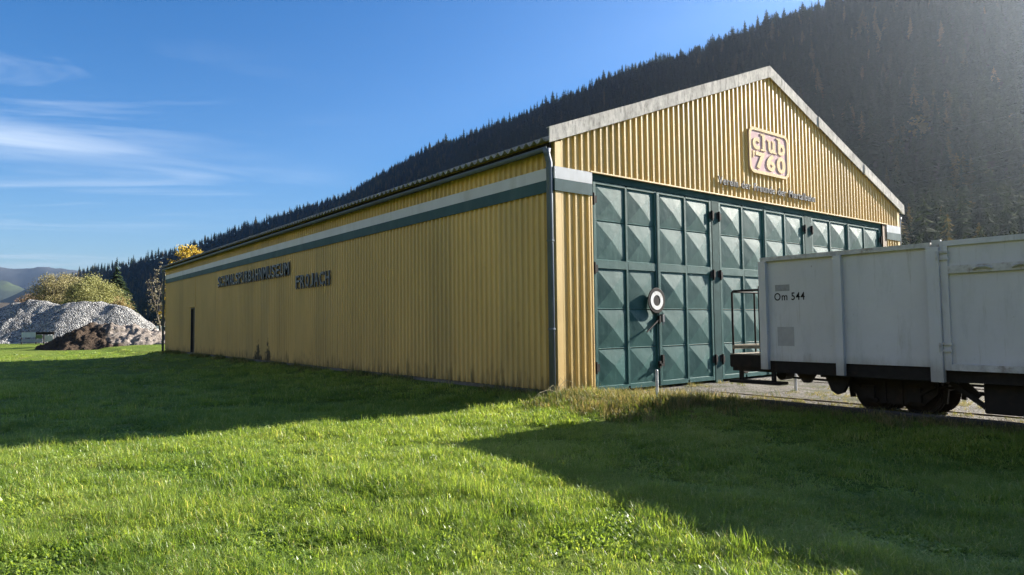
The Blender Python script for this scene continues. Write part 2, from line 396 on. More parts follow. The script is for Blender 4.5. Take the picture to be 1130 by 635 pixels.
def ground_mat():
    m, t, b = newmat('meadow_turf'); v = coords(t)
    n = texnoise(t, 0.22, 6, 0.65, v); n2 = texnoise(t, 9, 7, 0.75, v)
    c = ramp(t, n.outputs['Fac'], [(0.3, (0.11,0.185,0.026)), (0.55, (0.16,0.225,0.036)), (0.75, (0.22,0.24,0.065))])
    c = mixc(t, 1.0, c, ramp(t, n2.outputs['Fac'], [(0.3, (0.35,0.33,0.30)), (0.7, (1.15,1.12,1.05))]), 'MULTIPLY')
    t.links.new(c, b.inputs['Base Color']); b.inputs['Roughness'].default_value = 0.9; b.inputs['Specular IOR Level'].default_value = 0.1
    bump(t, b, n2.outputs['Fac'], 0.9, 0.12); return m
ground = tag(grid_obj('ground', axis(-24, 20, 0.4, 9000), axis(-14, 40, 0.4, 9000), G, ground_mat()), kind='structure')

# gravelled yard in front of the gates and along the tracks: an irregular sheet just above the soil
def yard_edge(y):
    e = 2.15+0.30*vnoise(0, y, 1.3, 5)
    if y > -3.2: e = e*(1-float(ss(y, -3.2, -1.4)))+float(ss(y, -3.2, -1.4))*(1.35+0.2*vnoise(3, y, 0.6, 6))
    return e
mb = MB(); ys = list(np.arange(-34, 0.11, 0.25)); us = [0, 0.01, 0.03, 0.06, 0.1, 0.16, 0.24, 0.34, 0.46, 0.6, 0.8, 1.0]
for y in ys:
    e = yard_edge(y)
    for u in us:
        x = e+(17.5-e)*u; mb.v.append((x, y, G(x, y)+(0.012 if u > 0.005 else -0.01)+0.012*vnoise(x, y, 0.5, 8)*(u > 0.02)))
n = len(us)
for j in range(len(ys)-1):
    for i in range(n-1): mb.f.append((j*n+i, j*n+i+1, (j+1)*n+i+1, (j+1)*n+i))
tag(build('gravel_yard', mb, M_YARD, smooth=True), kind='structure')

# ------------------------------------------------------------------ hillside, far mountains
RIDGE = 700.0
def HILL(x, y):
    s = lambda v, a, b: float(ss(v, a, b))
    foot = float(np.interp(y, [-500, 900, 1500, 1850, 2300], [165, 165, 105, 50, 20]))+22*vnoise(y, 0, 260, 11)
    RX = float(np.interp(y, [-500, 1150, 1360, 1550, 1700, 1860, 1960, 2300], [700, 700, 650, 520, 350, 215, 165, 110]))
    rid = float(np.interp(y, [-500, 1150, 1360, 1550, 1700, 1860, 1960, 2060, 2300], [345, 338, 292, 243, 176, 138, 118, 60, -20]))
    rid += 9*vnoise(y, 3, 420, 12)+5*vnoise(y, 9, 130, 13)
    rid *= 0.34+0.66*s(y, -40, 190)
    u = (x-foot)/max(40.0, RX-foot)
    if u <= 0: h = -1.0
    elif u <= 1: h = rid*(0.35*u*u+0.65*u)*(1.0) if u < 1 else rid
    else: h = rid*max(0.0, 1-(u-1)*0.9)
    if u > 0.02: h += min(1, u*2)*(1-0.7*s(u, 0.75, 1.0))*(16*vnoise(x, y, 170, 14)+9*vnoise(x, y, 70, 15))
    return h
m_hill = simple('forest_floor', (0.030, 0.027, 0.018), 0.95, 0.4, 0.05, spec=0.1)
tag(grid_obj('hillside', list(np.arange(0, 1300, 20)), list(np.arange(-500, 2500, 20)), HILL, m_hill), kind='structure')

def OPP(x, y):  # far side of the valley, out of view, added to bounce warm light
    u = (-x-420)/620.0
    if u <= 0: return -1.2
    h = 330*min(1.0, 0.75*u+0.25*u*u) if u < 1 else 330*max(0, 1-(u-1)*0.6)
    return (h+min(1, u*2)*(14*vnoise(x, y, 190, 81)+8*vnoise(x, y, 80, 82)))*(1-0.6*float(ss(y, 1200, 2200)))
def slope_mat():
    m, t, b = newmat('autumn_slope'); v = coords(t); n = texnoise(t, 0.006, 7, 0.65, v)
    t.links.new(ramp(t, n.outputs['Fac'], [(0.35, (0.06,0.06,0.03)), (0.5, (0.16,0.12,0.05)), (0.65, (0.20,0.19,0.07))]), b.inputs['Base Color'])
    b.inputs['Roughness'].default_value = 0.95; b.inputs['Specular IOR Level'].default_value = 0.1; return m
tag(grid_obj('unseen_valley_slope', list(np.arange(-1500, -380, 40)), list(np.arange(-1800, 2300, 50)), OPP, slope_mat()), kind='structure')

def mountain(name, depth, prof, col, back, seed, amp, low=-40):
    """a range standing at its own distance with slopes towards and away from us"""
    m, t, b = newmat(name+'_slope'); v = coords(t)
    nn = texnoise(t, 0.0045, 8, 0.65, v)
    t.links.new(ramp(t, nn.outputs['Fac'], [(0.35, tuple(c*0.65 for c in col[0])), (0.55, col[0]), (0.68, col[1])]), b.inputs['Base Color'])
    b.inputs['Roughness'].default_value = 0.95; b.inputs['Specular IOR Level'].default_value = 0.1
    hz = Vector((FWD.x, FWD.y, 0)).normalized(); hr = Vector((RGT.x, RGT.y, 0)).normalized()
    xs = np.linspace(-1.15, -0.2, 110); us = np.linspace(-1, 1, 24); mb = MB()
    for ux in us:
        for sx in xs:
            px = 565+sx*753.3
            top = np.interp(px, [p[0] for p in prof], [p[1] for p in prof])
            hgt = (at(px, top, depth)).z
            d = depth+ux*back
            p = CAM+hz*d+hr*(sx*d)
            w = 1-abs(ux)
            hh = low+(hgt-low)*(w**1.15)+amp*w*(1-w*0.8)*vnoise(p.x, p.y, back*0.35, seed)*2.2+amp*0.35*vnoise(p.x, p.y, back*0.06, seed+1)*min(1, w*3)
            mb.v.append((p.x, p.y, hh))
    n = len(xs)
    for j in range(len(us)-1):
        for i in range(n-1): mb.f.append((j*n+i, j*n+i+1, (j+1)*n+i+1, (j+1)*n+i))
    return tag(build(name, mb, m, smooth=True), kind='structure')
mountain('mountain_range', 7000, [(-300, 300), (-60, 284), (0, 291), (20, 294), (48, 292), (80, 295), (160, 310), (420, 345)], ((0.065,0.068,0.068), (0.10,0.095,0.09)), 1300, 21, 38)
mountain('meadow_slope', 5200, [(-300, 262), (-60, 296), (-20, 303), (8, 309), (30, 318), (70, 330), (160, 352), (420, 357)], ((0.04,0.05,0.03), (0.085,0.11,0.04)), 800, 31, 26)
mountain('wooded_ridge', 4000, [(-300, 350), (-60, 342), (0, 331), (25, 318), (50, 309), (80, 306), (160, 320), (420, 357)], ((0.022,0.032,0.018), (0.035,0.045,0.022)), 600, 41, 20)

hzm = bpy.data.materials.new('air'); hzm.use_nodes = True; ht = hzm.node_tree; ht.nodes.clear()
ho = ht.nodes.new('ShaderNodeOutputMaterial'); hv = ht.nodes.new('ShaderNodeVolumePrincipled')
hv.inputs['Color'].default_value = (0.70, 0.83, 1.0, 1); hv.inputs['Density'].default_value = 0.85e-4; hv.inputs['Anisotropy'].default_value = 0.78
ht.links.new(hv.outputs[0], ho.inputs['Volume'])
q = MB(); q.box(-14000, 14000, -14000, 14000, -60, 800)
tag(build('haze', q, hzm), 'pale autumn haze filling the valley air', 'haze', kind='stuff')

# ------------------------------------------------------------------ scatter: one object, its own templates instanced on its own points
def scatter(name, templates, pts, rots, scls, picks, tints, mat, label, cat):
    """templates: list of (verts, faces, shade per vert)"""
    V = []; F = []; tid = []; shade = []
    for k, (v, f, sh) in enumerate(templates):
        o = len(V); V += list(v); F += [tuple(i+o for i in q) for q in f]; tid += [k]*len(v); shade += list(sh)
    nT = len(V); V += [tuple(p) for p in pts]; nP = len(pts)
    me = bpy.data.meshes.new(name); me.from_pydata(V, [], F); me.update()
    def attr(nm, typ, data, key='value'):
        a = me.attributes.new(nm, typ, 'POINT'); a.data.foreach_set(key, data)
    attr('tid', 'INT', np.array(tid+[-1]*nP, dtype=np.int32))
    attr('shade', 'FLOAT', np.array(shade+[0.0]*nP, dtype=np.float32))
    attr('pick', 'INT', np.concatenate([np.zeros(nT), picks]).astype(np.int32))
    attr('tint', 'FLOAT', np.concatenate([np.zeros(nT), tints]).astype(np.float32))
    attr('scl', 'FLOAT_VECTOR', np.concatenate([np.ones((nT, 3)), scls]).astype(np.float32).ravel(), 'vector')
    attr('rot', 'FLOAT_VECTOR', np.concatenate([np.zeros((nT, 3)), rots]).astype(np.float32).ravel(), 'vector')
    me.materials.append(mat)
    o = bpy.data.objects.new(name, me); COL.objects.link(o)
    ng = bpy.data.node_groups.new(name+'_scatter', 'GeometryNodeTree')
    ng.interface.new_socket('Geometry', in_out='INPUT', socket_type='NodeSocketGeometry')
    ng.interface.new_socket('Geometry', in_out='OUTPUT', socket_type='NodeSocketGeometry')
    N = ng.nodes.new; L = ng.links.new
    gi, go = N('NodeGroupInput'), N('NodeGroupOutput')
    def named(nm, typ):
        a = N('GeometryNodeInputNamedAttribute'); a.data_type = typ; a.inputs['Name'].default_value = nm
        return [s for s in a.outputs if s.enabled and s.name == 'Attribute'][0]
    ti = named('tid', 'INT')
    def sel(k):
        c = N('FunctionNodeCompare'); c.data_type = 'INT'; c.operation = 'EQUAL'
        ins = [s for s in c.inputs if s.enabled]; L(ti, ins[0]); ins[1].default_value = k
        s = N('GeometryNodeSeparateGeometry'); s.domain = 'POINT'; L(gi.outputs[0], s.inputs['Geometry']); L(c.outputs[0], s.inputs['Selection'])
        return s.outputs['Selection']
    jn = N('GeometryNodeJoinGeometry')
    for k in reversed(range(len(templates))):
        g = N('GeometryNodeGeometryToInstance'); L(sel(k), g.inputs[0]); L(g.outputs[0], jn.inputs[0])
    ip = N('GeometryNodeInstanceOnPoints'); L(sel(-1), ip.inputs['Points']); L(jn.outputs[0], ip.inputs['Instance'])
    ip.inputs['Pick Instance'].default_value = True
    L(named('pick', 'INT'), ip.inputs['Instance Index']); L(named('scl', 'FLOAT_VECTOR'), ip.inputs['Scale'])
    er = N('FunctionNodeEulerToRotation'); L(named('rot', 'FLOAT_VECTOR'), er.inputs[0]); L(er.outputs[0], ip.inputs['Rotation'])
    L(ip.outputs[0], go.inputs[0])
    md = o.modifiers.new('scatter', 'NODES'); md.node_group = ng
    return tag(o, label, cat, kind='stuff')

def proj(p):
    d = Vector(p)-CAM; z = d.dot(FWD)
    if z <= 0.1: return None
    return 565+753.3*d.dot(RGT)/z, 317.5-753.3*d.dot(UPV)/z, z

# conifers
def conifer(seed, slim=1.0, gaps=0.1):
    r = random.Random(seed); v = []; f = []; sh = []
    def tri(a, b, c, s):
        o = len(v); v.extend([a, b, c]); f.append((o, o+1, o+2)); sh.extend([s]*3)
    for k in range(5):
        a0, a1 = 2*math.pi*k/5, 2*math.pi*(k+1)/5
        tri((0.016*math.cos(a0), 0.016*math.sin(a0), -0.04), (0.016*math.cos(a1), 0.016*math.sin(a1), -0.04), (0, 0, 0.86), 0.0)
    nw = 19
    for w in range(nw):
        u = w/(nw-1); z = 0.10+0.88*u**0.92
        rad = slim*(0.235*(1-u)**0.80+0.020)*r.uniform(0.82, 1.12)
        nb = 9 if u < 0.7 else 6
        ph = r.uniform(0, 6.28)
        for k in range(nb):
            if r.random() < gaps: continue
            a = ph+2*math.pi*k/nb+r.uniform(-0.2, 0.2); rr = rad*r.uniform(0.65, 1.15)
            dz = -rr*r.uniform(0.25, 0.6); wv = rr*r.uniform(0.24, 0.40)
            c, s = math.cos(a), math.sin(a); zz0 = z+r.uniform(-0.012, 0.012)
            tip = (c*rr, s*rr, zz0+dz); mid = 0.62
            l = (c*rr*mid-s*wv, s*rr*mid+c*wv, zz0+dz*0.55-0.012); q = (c*rr*mid+s*wv, s*rr*mid-c*wv, zz0+dz*0.55-0.012)
            root = (0, 0, zz0+0.018); sv = r.uniform(-0.05, 0.07)
            o = len(v); v.extend([root, l, tip, q]); f.extend([(o, o+1, o+2), (o, o+2, o+3)]); sh.extend([sv]*4)
    return v, f, sh
def roundtree(seed):
    r = random.Random(seed); v = []; f = []; sh = []
    cs = [(r.gauss(0, 0.09), r.gauss(0, 0.09), r.uniform(0.32, 0.86)) for _ in range(16)]
    for c in cs:
        sv = r.uniform(-0.1, 0.1)
        for _ in range(16):
            d = Vector((r.gauss(0,1), r.gauss(0,1), r.gauss(0,1))).normalized()*0.11*r.random()**0.4
            u = Vector((r.gauss(0,1), r.gauss(0,1), r.gauss(0,1))).normalized(); w = u.orthogonal(); p = Vector(c)+d; q = 0.035*r.uniform(0.6, 1.3)
            o = len(v); v.extend([tuple(p-u*q), tuple(p+w*q), tuple(p+u*q), tuple(p-w*q)]); f.append((o, o+1, o+2, o+3)); sh.extend([sv+r.uniform(-.05, .05)]*4)
    o = len(v); v.extend([(0.012,0,-0.05), (-0.01,0.01,-0.05), (-0.01,-0.01,-0.05), (0,0,0.8)]); f.extend([(o,o+1,o+3),(o+1,o+2,o+3),(o+2,o,o+3)]); sh.extend([0]*4)
    return v, f, sh
TPL = [conifer(s, sl, g) for s, sl, g in ((1, 0.85, 0.08), (2, 1.0, 0.12), (3, 1.15, 0.1), (4, 0.75, 0.2), (5, 1.05, 0.3))]+[roundtree(6), roundtree(7)]
roof_l = (180, 290); roof_c = (612, 140); roof_a = (846, 72); roof_r = (995, 222)
pts = []; cells = 5.6
y = -120.0
while y < 2150:
    step = cells if y < 1500 else cells*1.25
    x = 20.0
    while x < 735:
        xx = x+rng.uniform(-0.48, 0.48)*step; yy = y+rng.uniform(-0.48, 0.48)*step; x += step
        z = HILL(xx, yy)
        if z < 0.0: continue
        pr = proj((xx, yy, z+24))
        if not pr: continue
        px, py, dp = pr
        if px < -60 or px > 1240 or py < -70: continue
        line = np.interp(px, [-99, 180, 181, 612, 846, 995, 1000, 1300], [420, 420, 290, 140, 72, 222, 300, 300])
        if py > line+14: continue
        if rng.random() < 0.10: continue
        pts.append((xx, yy, z-0.6))
    y += step
pts = np.array(pts); nP = len(pts)
print('conifers', nP)
hgt = nr.uniform(12, 21, nP)*nr.choice([1, 1, 1, 0.7, 1.15], nP)
wid = hgt*nr.uniform(0.95, 1.35, nP)
patch = np.array([0.5+0.5*vnoise(p[0], p[1], 90, 51)+0.35*vnoise(p[0], p[1], 30, 52) for p in pts])
tints = 0.04+0.20*nr.random(nP)
larch = nr.random(nP) < np.clip((patch-0.60)*0.8, 0.05, 0.36)
larch |= (pts[:, 1] > 950) & (nr.random(nP) < 0.20)
tints[larch] = nr.uniform(0.28, 0.58, larch.sum()); hgt_l = larch
hgt *= nr.uniform(0.75, 1.2, nP); wid *= nr.uniform(0.8, 1.05, nP)
picks = nr.integers(0, 5, nP); rnd = nr.random(nP) < np.clip(0.03+(patch-0.6)*0.6, 0.01, 0.3)*(pts[:, 2] < 140)
picks[rnd] = nr.integers(5, 7, rnd.sum()); lit_larch = larch & (pts[:, 1] > 950); tints[lit_larch] = nr.uniform(0.40, 0.75, lit_larch.sum())  # golden larches down the valley, tint also raised to look sunlit
tints[rnd] = nr.uniform(0.30, 0.75, rnd.sum()); hgt[rnd] *= 0.72; wid[rnd] = hgt[rnd]*nr.uniform(1.0, 1.5, rnd.sum())
rots = np.stack([nr.uniform(-0.03, 0.03, nP), nr.uniform(-0.03, 0.03, nP), nr.uniform(0, 6.28, nP)], 1)
scatter('conifer_forest', TPL, pts, rots, np.stack([wid, wid, hgt], 1), picks, tints, M_CONIFER,
        'dark spruce and larch forest covering the steep hillside behind the shed', 'forest')

# ------------------------------------------------------------------ grass
def blades(seed, n, rad, h, w, dry=0.0, lean=0.5):
    r = random.Random(seed); v = []; f = []; sh = []
    for _ in range(n):
        a = r.uniform(0, 6.28); q = rad*math.sqrt(r.random()); bx, by = q*math.cos(a), q*math.sin(a)
        d = r.uniform(0, 6.28); L = h*r.uniform(0.45, 1.15); ln = lean*r.uniform(0.15, 1.0)*L; ww = w*r.uniform(0.6, 1.25)
        dx, dy = math.cos(d), math.sin(d); fx, fy = -dy*ww/2, dx*ww/2
        s = r.uniform(-0.12, 0.16)+(r.uniform(0.4, 0.8) if r.random() < dry else 0)
        m1 = (bx+dx*ln*0.28, by+dy*ln*0.28, L*0.55); tp = (bx+dx*ln, by+dy*ln, L*(1-0.25*ln/L))
        o = len(v)
        v.extend([(bx-fx, by-fy, -0.02), (bx+fx, by+fy, -0.02), (m1[0]+fx*0.85, m1[1]+fy*0.85, m1[2]), (m1[0]-fx*0.85, m1[1]-fy*0.85, m1[2]), tp])
        f.extend([(o, o+1, o+2, o+3), (o+3, o+2, o+4)]); sh.extend([s]*5)
    return v, f, sh
GT = [blades(100+i, 38, 0.11, 0.105, 0.0056, 0.05, 1.35) for i in range(5)]+[blades(120, 36, 0.12, 0.060, 0.018, 0.02, 1.2), blades(121, 24, 0.09, 0.15, 0.0062, 0.08, 0.9), blades(122, 9, 0.05, 0.085, 0.034, 0.0, 1.5)]
def on_lawn(x, y):
    if -0.25 < x < 16.4 and y > -0.03: return False
    if y > -34 and x > yard_edge(max(-34, min(0, y)))+0.05: return False
    return True
gp = []; gs = []; gt = []; gk = []
def sow(n, dmin, dmax, base, jit=0.35):
    for _ in range(n):
        d = math.sqrt(rng.uniform(dmin**2, dmax**2)); a = YAW+rng.uniform(-R(46), R(44))
        x = CAM.x+d*math.sin(a); y = CAM.y+d*math.cos(a)
        if not on_lawn(x, y): continue
        hn = vnoise(x, y, 0.9, 61)+0.6*vnoise(x, y, 0.33, 62)
        tn = 0.5+0.5*vnoise(x, y, 1.6, 63)
        if hn < -0.30 and rng.random() < 0.6: continue
        s = (0.75+0.25*base)*max(0.35, 1+jit*1.6*hn)*rng.uniform(0.8, 1.2)
        gp.append((x, y, G(x, y)-0.005)); gs.append((base*1.05, base*1.05, s*(0.72 if x > -4.4 and y < -2.2 else 1.0)))
        wall = max(0.0, 1-math.hypot(max(0, -x), max(0, -y))/2.5) if x < 3 else 0
        gt.append(min(0.95, max(0.0, 0.16+0.42*tn+0.12*vnoise(x, y, 0.4, 65)+rng.uniform(-0.14, 0.14)+0.12*wall*rng.random()+(0.13*rng.random() if x > -4.4 and y < -2.2 else 0))))
        gk.append(5 if vnoise(x, y, 0.7, 64) > 0.33 else (6 if rng.random() < 0.06 else (7 if rng.random() < 0.05 else rng.randrange(5))))
sow(13000, 2.6, 8.0, 1.0)
sow(13000, 8.0, 15.0, 1.2)
sow(9000, 15.0, 30.0, 1.7)
sow(5000, 30.0, 62.0, 1.8, 0.2)
print('grass clumps', len(gp))
gp = np.array(gp); n = len(gp)
scatter('lawn_grass', GT, gp, np.stack([nr.uniform(-0.12, 0.12, n), nr.uniform(-0.12, 0.12, n), nr.uniform(0, 6.28, n)], 1), np.array(gs), np.array(gk), np.array(gt), M_GRASS,
        'lush uncut green grass covering the lawn before the shed', 'grass')

WT = [blades(140+i, 26, 0.12, 0.22, 0.006, 0.25, 0.8) for i in range(3)]+[blades(150+i, 16, 0.09, 0.16, 0.016, 0.12, 0.9) for i in range(2)]
wp = []; ws = []; wtt = []
def weeds(n, fx, keep, s0, s1, t0, t1):
    for _ in range(n):
        x, y = fx()
        if not keep(x, y): continue
        s = rng.uniform(s0, s1); wp.append((x, y, G(x, y))); ws.append((s, s, s*rng.uniform(0.7, 1.2))); wtt.append(rng.uniform(t0, t1))
# tufts on the bank by the shed corner and along the yard's edge
weeds(560, lambda: (rng.gauss(0.4, 0.8), rng.gauss(-1.2, 0.6)), lambda x, y: y < -0.1 and x > -1.2, 0.6, 1.25, 0.10, 0.7)
weeds(420, lambda: (rng.gauss(1.6, 0.7), rng.gauss(-2.0, 0.8)), lambda x, y: y < -0.4, 0.35, 0.8, 0.2, 0.65)
weeds(700, lambda: (lambda y: (yard_edge(y)+rng.gauss(-0.15, 0.22), y))(rng.uniform(-14, -2.2)), lambda x, y: True, 0.35, 0.8, 0.1, 0.6)
weeds(300, lambda: (rng.gauss(0.9, 0.7), rng.gauss(-2.35, 0.35)), lambda x, y: vnoise(x, y, 0.5, 77) > -0.1, 0.8, 1.6, 0.05, 0.5)
weeds(120, lambda: (rng.gauss(-0.2, 0.4), rng.gauss(-0.7, 0.3)), lambda x, y: True, 0.7, 1.3, 0.05, 0.4)
# growth between and beyond the rails
weeds(2600, lambda: (rng.choice([3.19, 3.1, 5.2, 4.6, 4.9, 2.45, 6.3])+rng.gauss(0, 0.3), rng.uniform(-14, -2.2)), lambda x, y: vnoise(x, y, 0.8, 66) > -0.15, 0.2, 0.5, 0.1, 0.6)
weeds(1200, lambda: (rng.uniform(5.0, 16), rng.uniform(-14, -3)), lambda x, y: vnoise(x, y, 1.0, 67) > 0.0, 0.3, 0.6, 0.05, 0.5)
weeds(150, lambda: (rng.uniform(1.0, 6.0), -abs(rng.gauss(0, 0.25))-0.08), lambda x, y: vnoise(x, 0, 0.6, 69) > 0.0, 0.3, 0.75, 0.15, 0.6)
weeds(500, lambda: (rng.gauss(2.15, 0.16), rng.uniform(-11, -3.2)), lambda x, y: vnoise(0, y, 0.7, 70) > -0.15, 0.4, 0.95, 0.1, 0.65)
# along the foot of the long wall and the edges of the earth heap
weeds(900, lambda: (-abs(rng.gauss(0, 0.22))-0.09, rng.uniform(0, 36)), lambda x, y: vnoise(0, y, 1.5, 68) > -0.15, 0.5, 1.15, 0.0, 0.4)
n = len(wp)
scatter('weeds', WT, np.array(wp), np.stack([nr.uniform(-0.15, 0.15, n), nr.uniform(-0.15, 0.15, n), nr.uniform(0, 6.28, n)], 1), np.array(ws), nr.integers(0, 5, n), np.array(wtt), M_WEED,
        'yellowing weeds and tufts by the shed corner and along the rails', 'weeds')

# ------------------------------------------------------------------ engine shed
WX, LY = 16.08, 36.48
PIT, DEP = 0.193, 0.050
EAVE_IN, APEX_IN = 5.16, 8.27          # cladding tops under the roof sheet (at the walls / at the ridge)
def roof_z(x): return EAVE_IN+(APEX_IN-EAVE_IN)*(1-abs(x-WX/2)/(WX/2))
D0, D1, DTOP = 1.00, WX-1.00, 4.64
shed = thing('train_shed', 'long ochre corrugated metal railway shed with teal gates and white and green band', 'shed', (WX/2, LY/2, -0.1))

def profile(a, b, crest=0.044, fl=0.026):
    """trapezoid rib stations between a and b: (coordinate, 0 valley / 1 crest)"""
    st = []; k = 0; p = a
    while p < b:
        for off, h in ((0, 0), (PIT-crest-2*fl, 0), (PIT-crest-fl, 1), (PIT-fl, 1)):
            q = p+off
            if q < b: st.append((q, h))
        p += PIT
    st.append((b, st[-1][1])); return st
def sheet(st, bot, top, put, breaks=()):
    mb = MB(); cols = []
    for c, h in st:
        zs = [bot(c)]+[z for z in breaks if bot(c) < z < top(c)]+[top(c)]
        cols.append([put(c, h, z) for z in zs])
    for (a, b) in zip(cols, cols[1:]):
        if len(a) != len(b): a, b = [a[0], a[-1]], [b[0], b[-1]]
        o = len(mb.v); m = len(a); mb.v += a+b
        for i in range(m-1): mb.f.append((o+i, o+m+i, o+m+i+1, o+i+1))
    return mb
# the long wall towards us (x = 0), with the side door's opening
SD0, SD1, SDZ = 29.10, 30.28, 2.44
st = profile(0.0, LY)
lw = MB()
for a, b, bz in ((0.0, SD0, 0.0), (SD0, SD1, SDZ), (SD1, LY, 0.0)):
    s2 = [(a, 0)]+[q for q in st if a < q[0] < b]+[(b, 0)]
    m2 = sheet(s2, lambda c: bz, lambda c: 5.20, lambda c, h, z: (-DEP*h, c, z)); lw.add(m2.v, m2.f)
wall_long = build('side_wall', lw, M_OCHRE, shed)
wall_far = build('side_wall', sheet(st, lambda c: 0.0, lambda c: 5.20, lambda c, h, z: (WX+DEP*h, c, z)), M_OCHRE, shed)
# gable wall with the gate opening
stx = profile(0.0, WX); gw = MB()
for a, b, bz in ((0.0, D0, 0.0), (D0, D1, DTOP), (D1, WX, 0.0)):
    s2 = [(a, 0)]+[q for q in stx if a < q[0] < b]+[(b, 0)]
    if a < WX/2 < b: s2 = sorted(s2+[(WX/2, [h for c, h in s2 if c < WX/2][-1])])
    m2 = sheet(s2, lambda c: bz, lambda c: roof_z(c)+0.05, lambda c, h, z: (c, -DEP*h, z)); gw.add(m2.v, m2.f)
gable = build('gable_wall', gw, M_OCHRE, shed)
rw = sheet(sorted(stx+[(WX/2, 0)]), lambda c: 0.0, lambda c: roof_z(c)+0.05, lambda c, h, z: (c, LY+DEP*h, z))
build('rear_wall', rw, M_OCHRE, shed)
# plinth
pl = MB(); pl.box(-0.005, 0.2, 0.02, LY-0.02, -0.5, -0.012); pl.box(WX-0.2, WX+0.005, 0.02, LY-0.02, -0.5, -0.012)
pl.box(0.205, D0, 0.0, 0.2, -0.5, -0.014); pl.box(D1, WX-0.205, 0.0, 0.2, -0.5, -0.014); pl.box(0.205, WX-0.205, LY-0.2, LY, -0.5, -0.014)
pl.box(D0+0.003, D1-0.003, 0.02, 0.3, -0.5, -0.155)
build('plinth', pl, M_CONC, shed)
# roof: wavy fibre-cement sheets in two slopes
def slope(sign):
    mb = MB(); n = int(LY/0.25*8); cols = []
    rows = 8
    for i in range(n+1):
        y = -0.08+(LY+0.20)*i/n; wv = 0.045*math.sin(2*math.pi*y/0.25)
        for r in range(rows+1):
            u = r/rows; xo = (-0.31)*(1-u)+(WX/2)*u; x = xo if sign < 0 else WX-xo
            z0 = EAVE_IN+0.09+(APEX_IN-EAVE_IN)/(WX/2)*xo
            lap = 0.02*((1-u)*rows % 2 < 1)
            mb.v.append((x, y, z0+wv))
    m = rows+1
    for i in range(n):
        for r in range(rows): mb.f.append((i*m+r, i*m+r+1, (i+1)*m+r+1, (i+1)*m+r))
    o = build('roof_slope', mb, M_ROOF, shed, smooth=True)
    so = o.modifiers.new('thickness', 'SOLIDIFY'); so.thickness = 0.016; so.offset = -1
    return o
slope(-1); slope(1)
rc = MB()
k = (APEX_IN-EAVE_IN)/(WX/2); zr = APEX_IN+0.09
rc.add([(WX/2-0.3, -0.09, zr-0.3*k+0.045), (WX/2, -0.09, zr+0.075), (WX/2+0.3, -0.09, zr-0.3*k+0.045),
        (WX/2-0.3, LY+0.17, zr-0.3*k+0.045), (WX/2, LY+0.17, zr+0.075), (WX/2+0.3, LY+0.17, zr-0.3*k+0.045)], [(0,1,4,3),(1,2,5,4)])
o = build('ridge_cap', rc, M_CEMENT, shed); so = o.modifiers.new('thickness', 'SOLIDIFY'); so.thickness = 0.02
# verge boards: three overlapping lengths each side
for sgn in (-1, 1):
    xs3 = [-0.27, 2.52, 5.35, WX/2+0.0]
    for j in range(3):
        a, b = xs3[j], xs3[j+1]+(0.10 if j < 2 else 0.0); off = 0.022*(2-j) if j < 2 else 0.0
        y0 = -0.105-0.020*(2-j)
        fx = (lambda x: x) if sgn < 0 else (lambda x: WX-x)
        q = MB(); bt, tp = -0.06, 0.245
        off = 0.05*(2-j); za = EAVE_IN+k*a+off*0.5; zb = EAVE_IN+k*b+off*0.3-0.012
        q.add([(fx(a), y0, za+bt), (fx(b), y0, zb+bt), (fx(b), y0, zb+tp), (fx(a), y0, za+tp),
               (fx(a), y0+0.022, za+bt), (fx(b), y0+0.022, zb+bt), (fx(b), y0+0.022, zb+tp), (fx(a), y0+0.022, za+tp)],
              [(0,1,2,3),(7,6,5,4),(0,4,5,1),(1,5,6,2),(2,6,7,3),(3,7,4,0)])
        # the flap lying on the sheets
        q.add([(fx(a), y0, za+tp+0.002), (fx(b), y0, zb+tp+0.002), (fx(b), y0+0.10, zb+tp+0.002), (fx(a), y0+0.10, za+tp+0.002),
               (fx(a), y0, za+tp+0.02), (fx(b), y0, zb+tp+0.02), (fx(b), y0+0.10, zb+tp+0.02), (fx(a), y0+0.10, za+tp+0.02)],
              [(0,1,2,3),(7,6,5,4),(0,4,5,1),(1,5,6,2),(2,6,7,3),(3,7,4,0)])
        build('verge_board', q, M_CEMENT, shed)
# soffit/fascia shadow board under the eaves, gutters and downpipes
for sgn in (-1, 1):
    fx = (lambda x: x) if sgn < 0 else (lambda x: WX-x)
    q = MB(); q.box(min(fx(-0.14), fx(-0.11)), max(fx(-0.14), fx(-0.11)), 0.0, LY, 4.93, 5.10)
    build('fascia', q, M_BLACK, shed)
    q = MB(); n = 8; prof = [(-0.215+0.065*math.cos(math.pi+math.pi*i/n)*1.0, 4.965+0.065*math.sin(math.pi+math.pi*i/n)) for i in range(n+1)]
    prof = [(-0.28, 4.985)]+prof
    for y in (-0.05, LY+0.05):
        for (x, z) in prof: q.v.append((fx(x), y, z))
    m = len(prof)
    for i in range(m-1): q.f.append((i, i+1, m+i+1, m+i))
    o = build('gutter', q, M_ZINC, shed, smooth=True); so = o.modifiers.new('thickness', 'SOLIDIFY'); so.thickness = 0.006
    for y, zb in ((0.02, -0.30), (LY+0.12, -0.2)):
        q = MB(); q.tube([(fx(-0.205), y, 4.91), (fx(-0.20), y, 4.84), (fx(-0.17), y, 4.74), (fx(-0.145), y, 4.68), (fx(-0.14), y, zb)], 0.068, 12)
        q.tube([(fx(-0.21), y, 4.955), (fx(-0.205), y, 4.80)], [0.085, 0.06], 12)
        dp = build('downpipe', q, M_ZINC, shed, smooth=True)
        for z in (4.55, 3.05, 1.25):
            q = MB(); q.lathe((fx(-0.14), y, z), (0,0,1), [(0.0695, 0), (0.080, 0.002), (0.080, 0.03), (0.0695, 0.032)], 12)
            q.bar((fx(-0.085), y, z+0.016), (fx(-0.03), y, z+0.016), 0.03, 0.02)
            build('pipe_bracket', q, M_ZINC, dp)
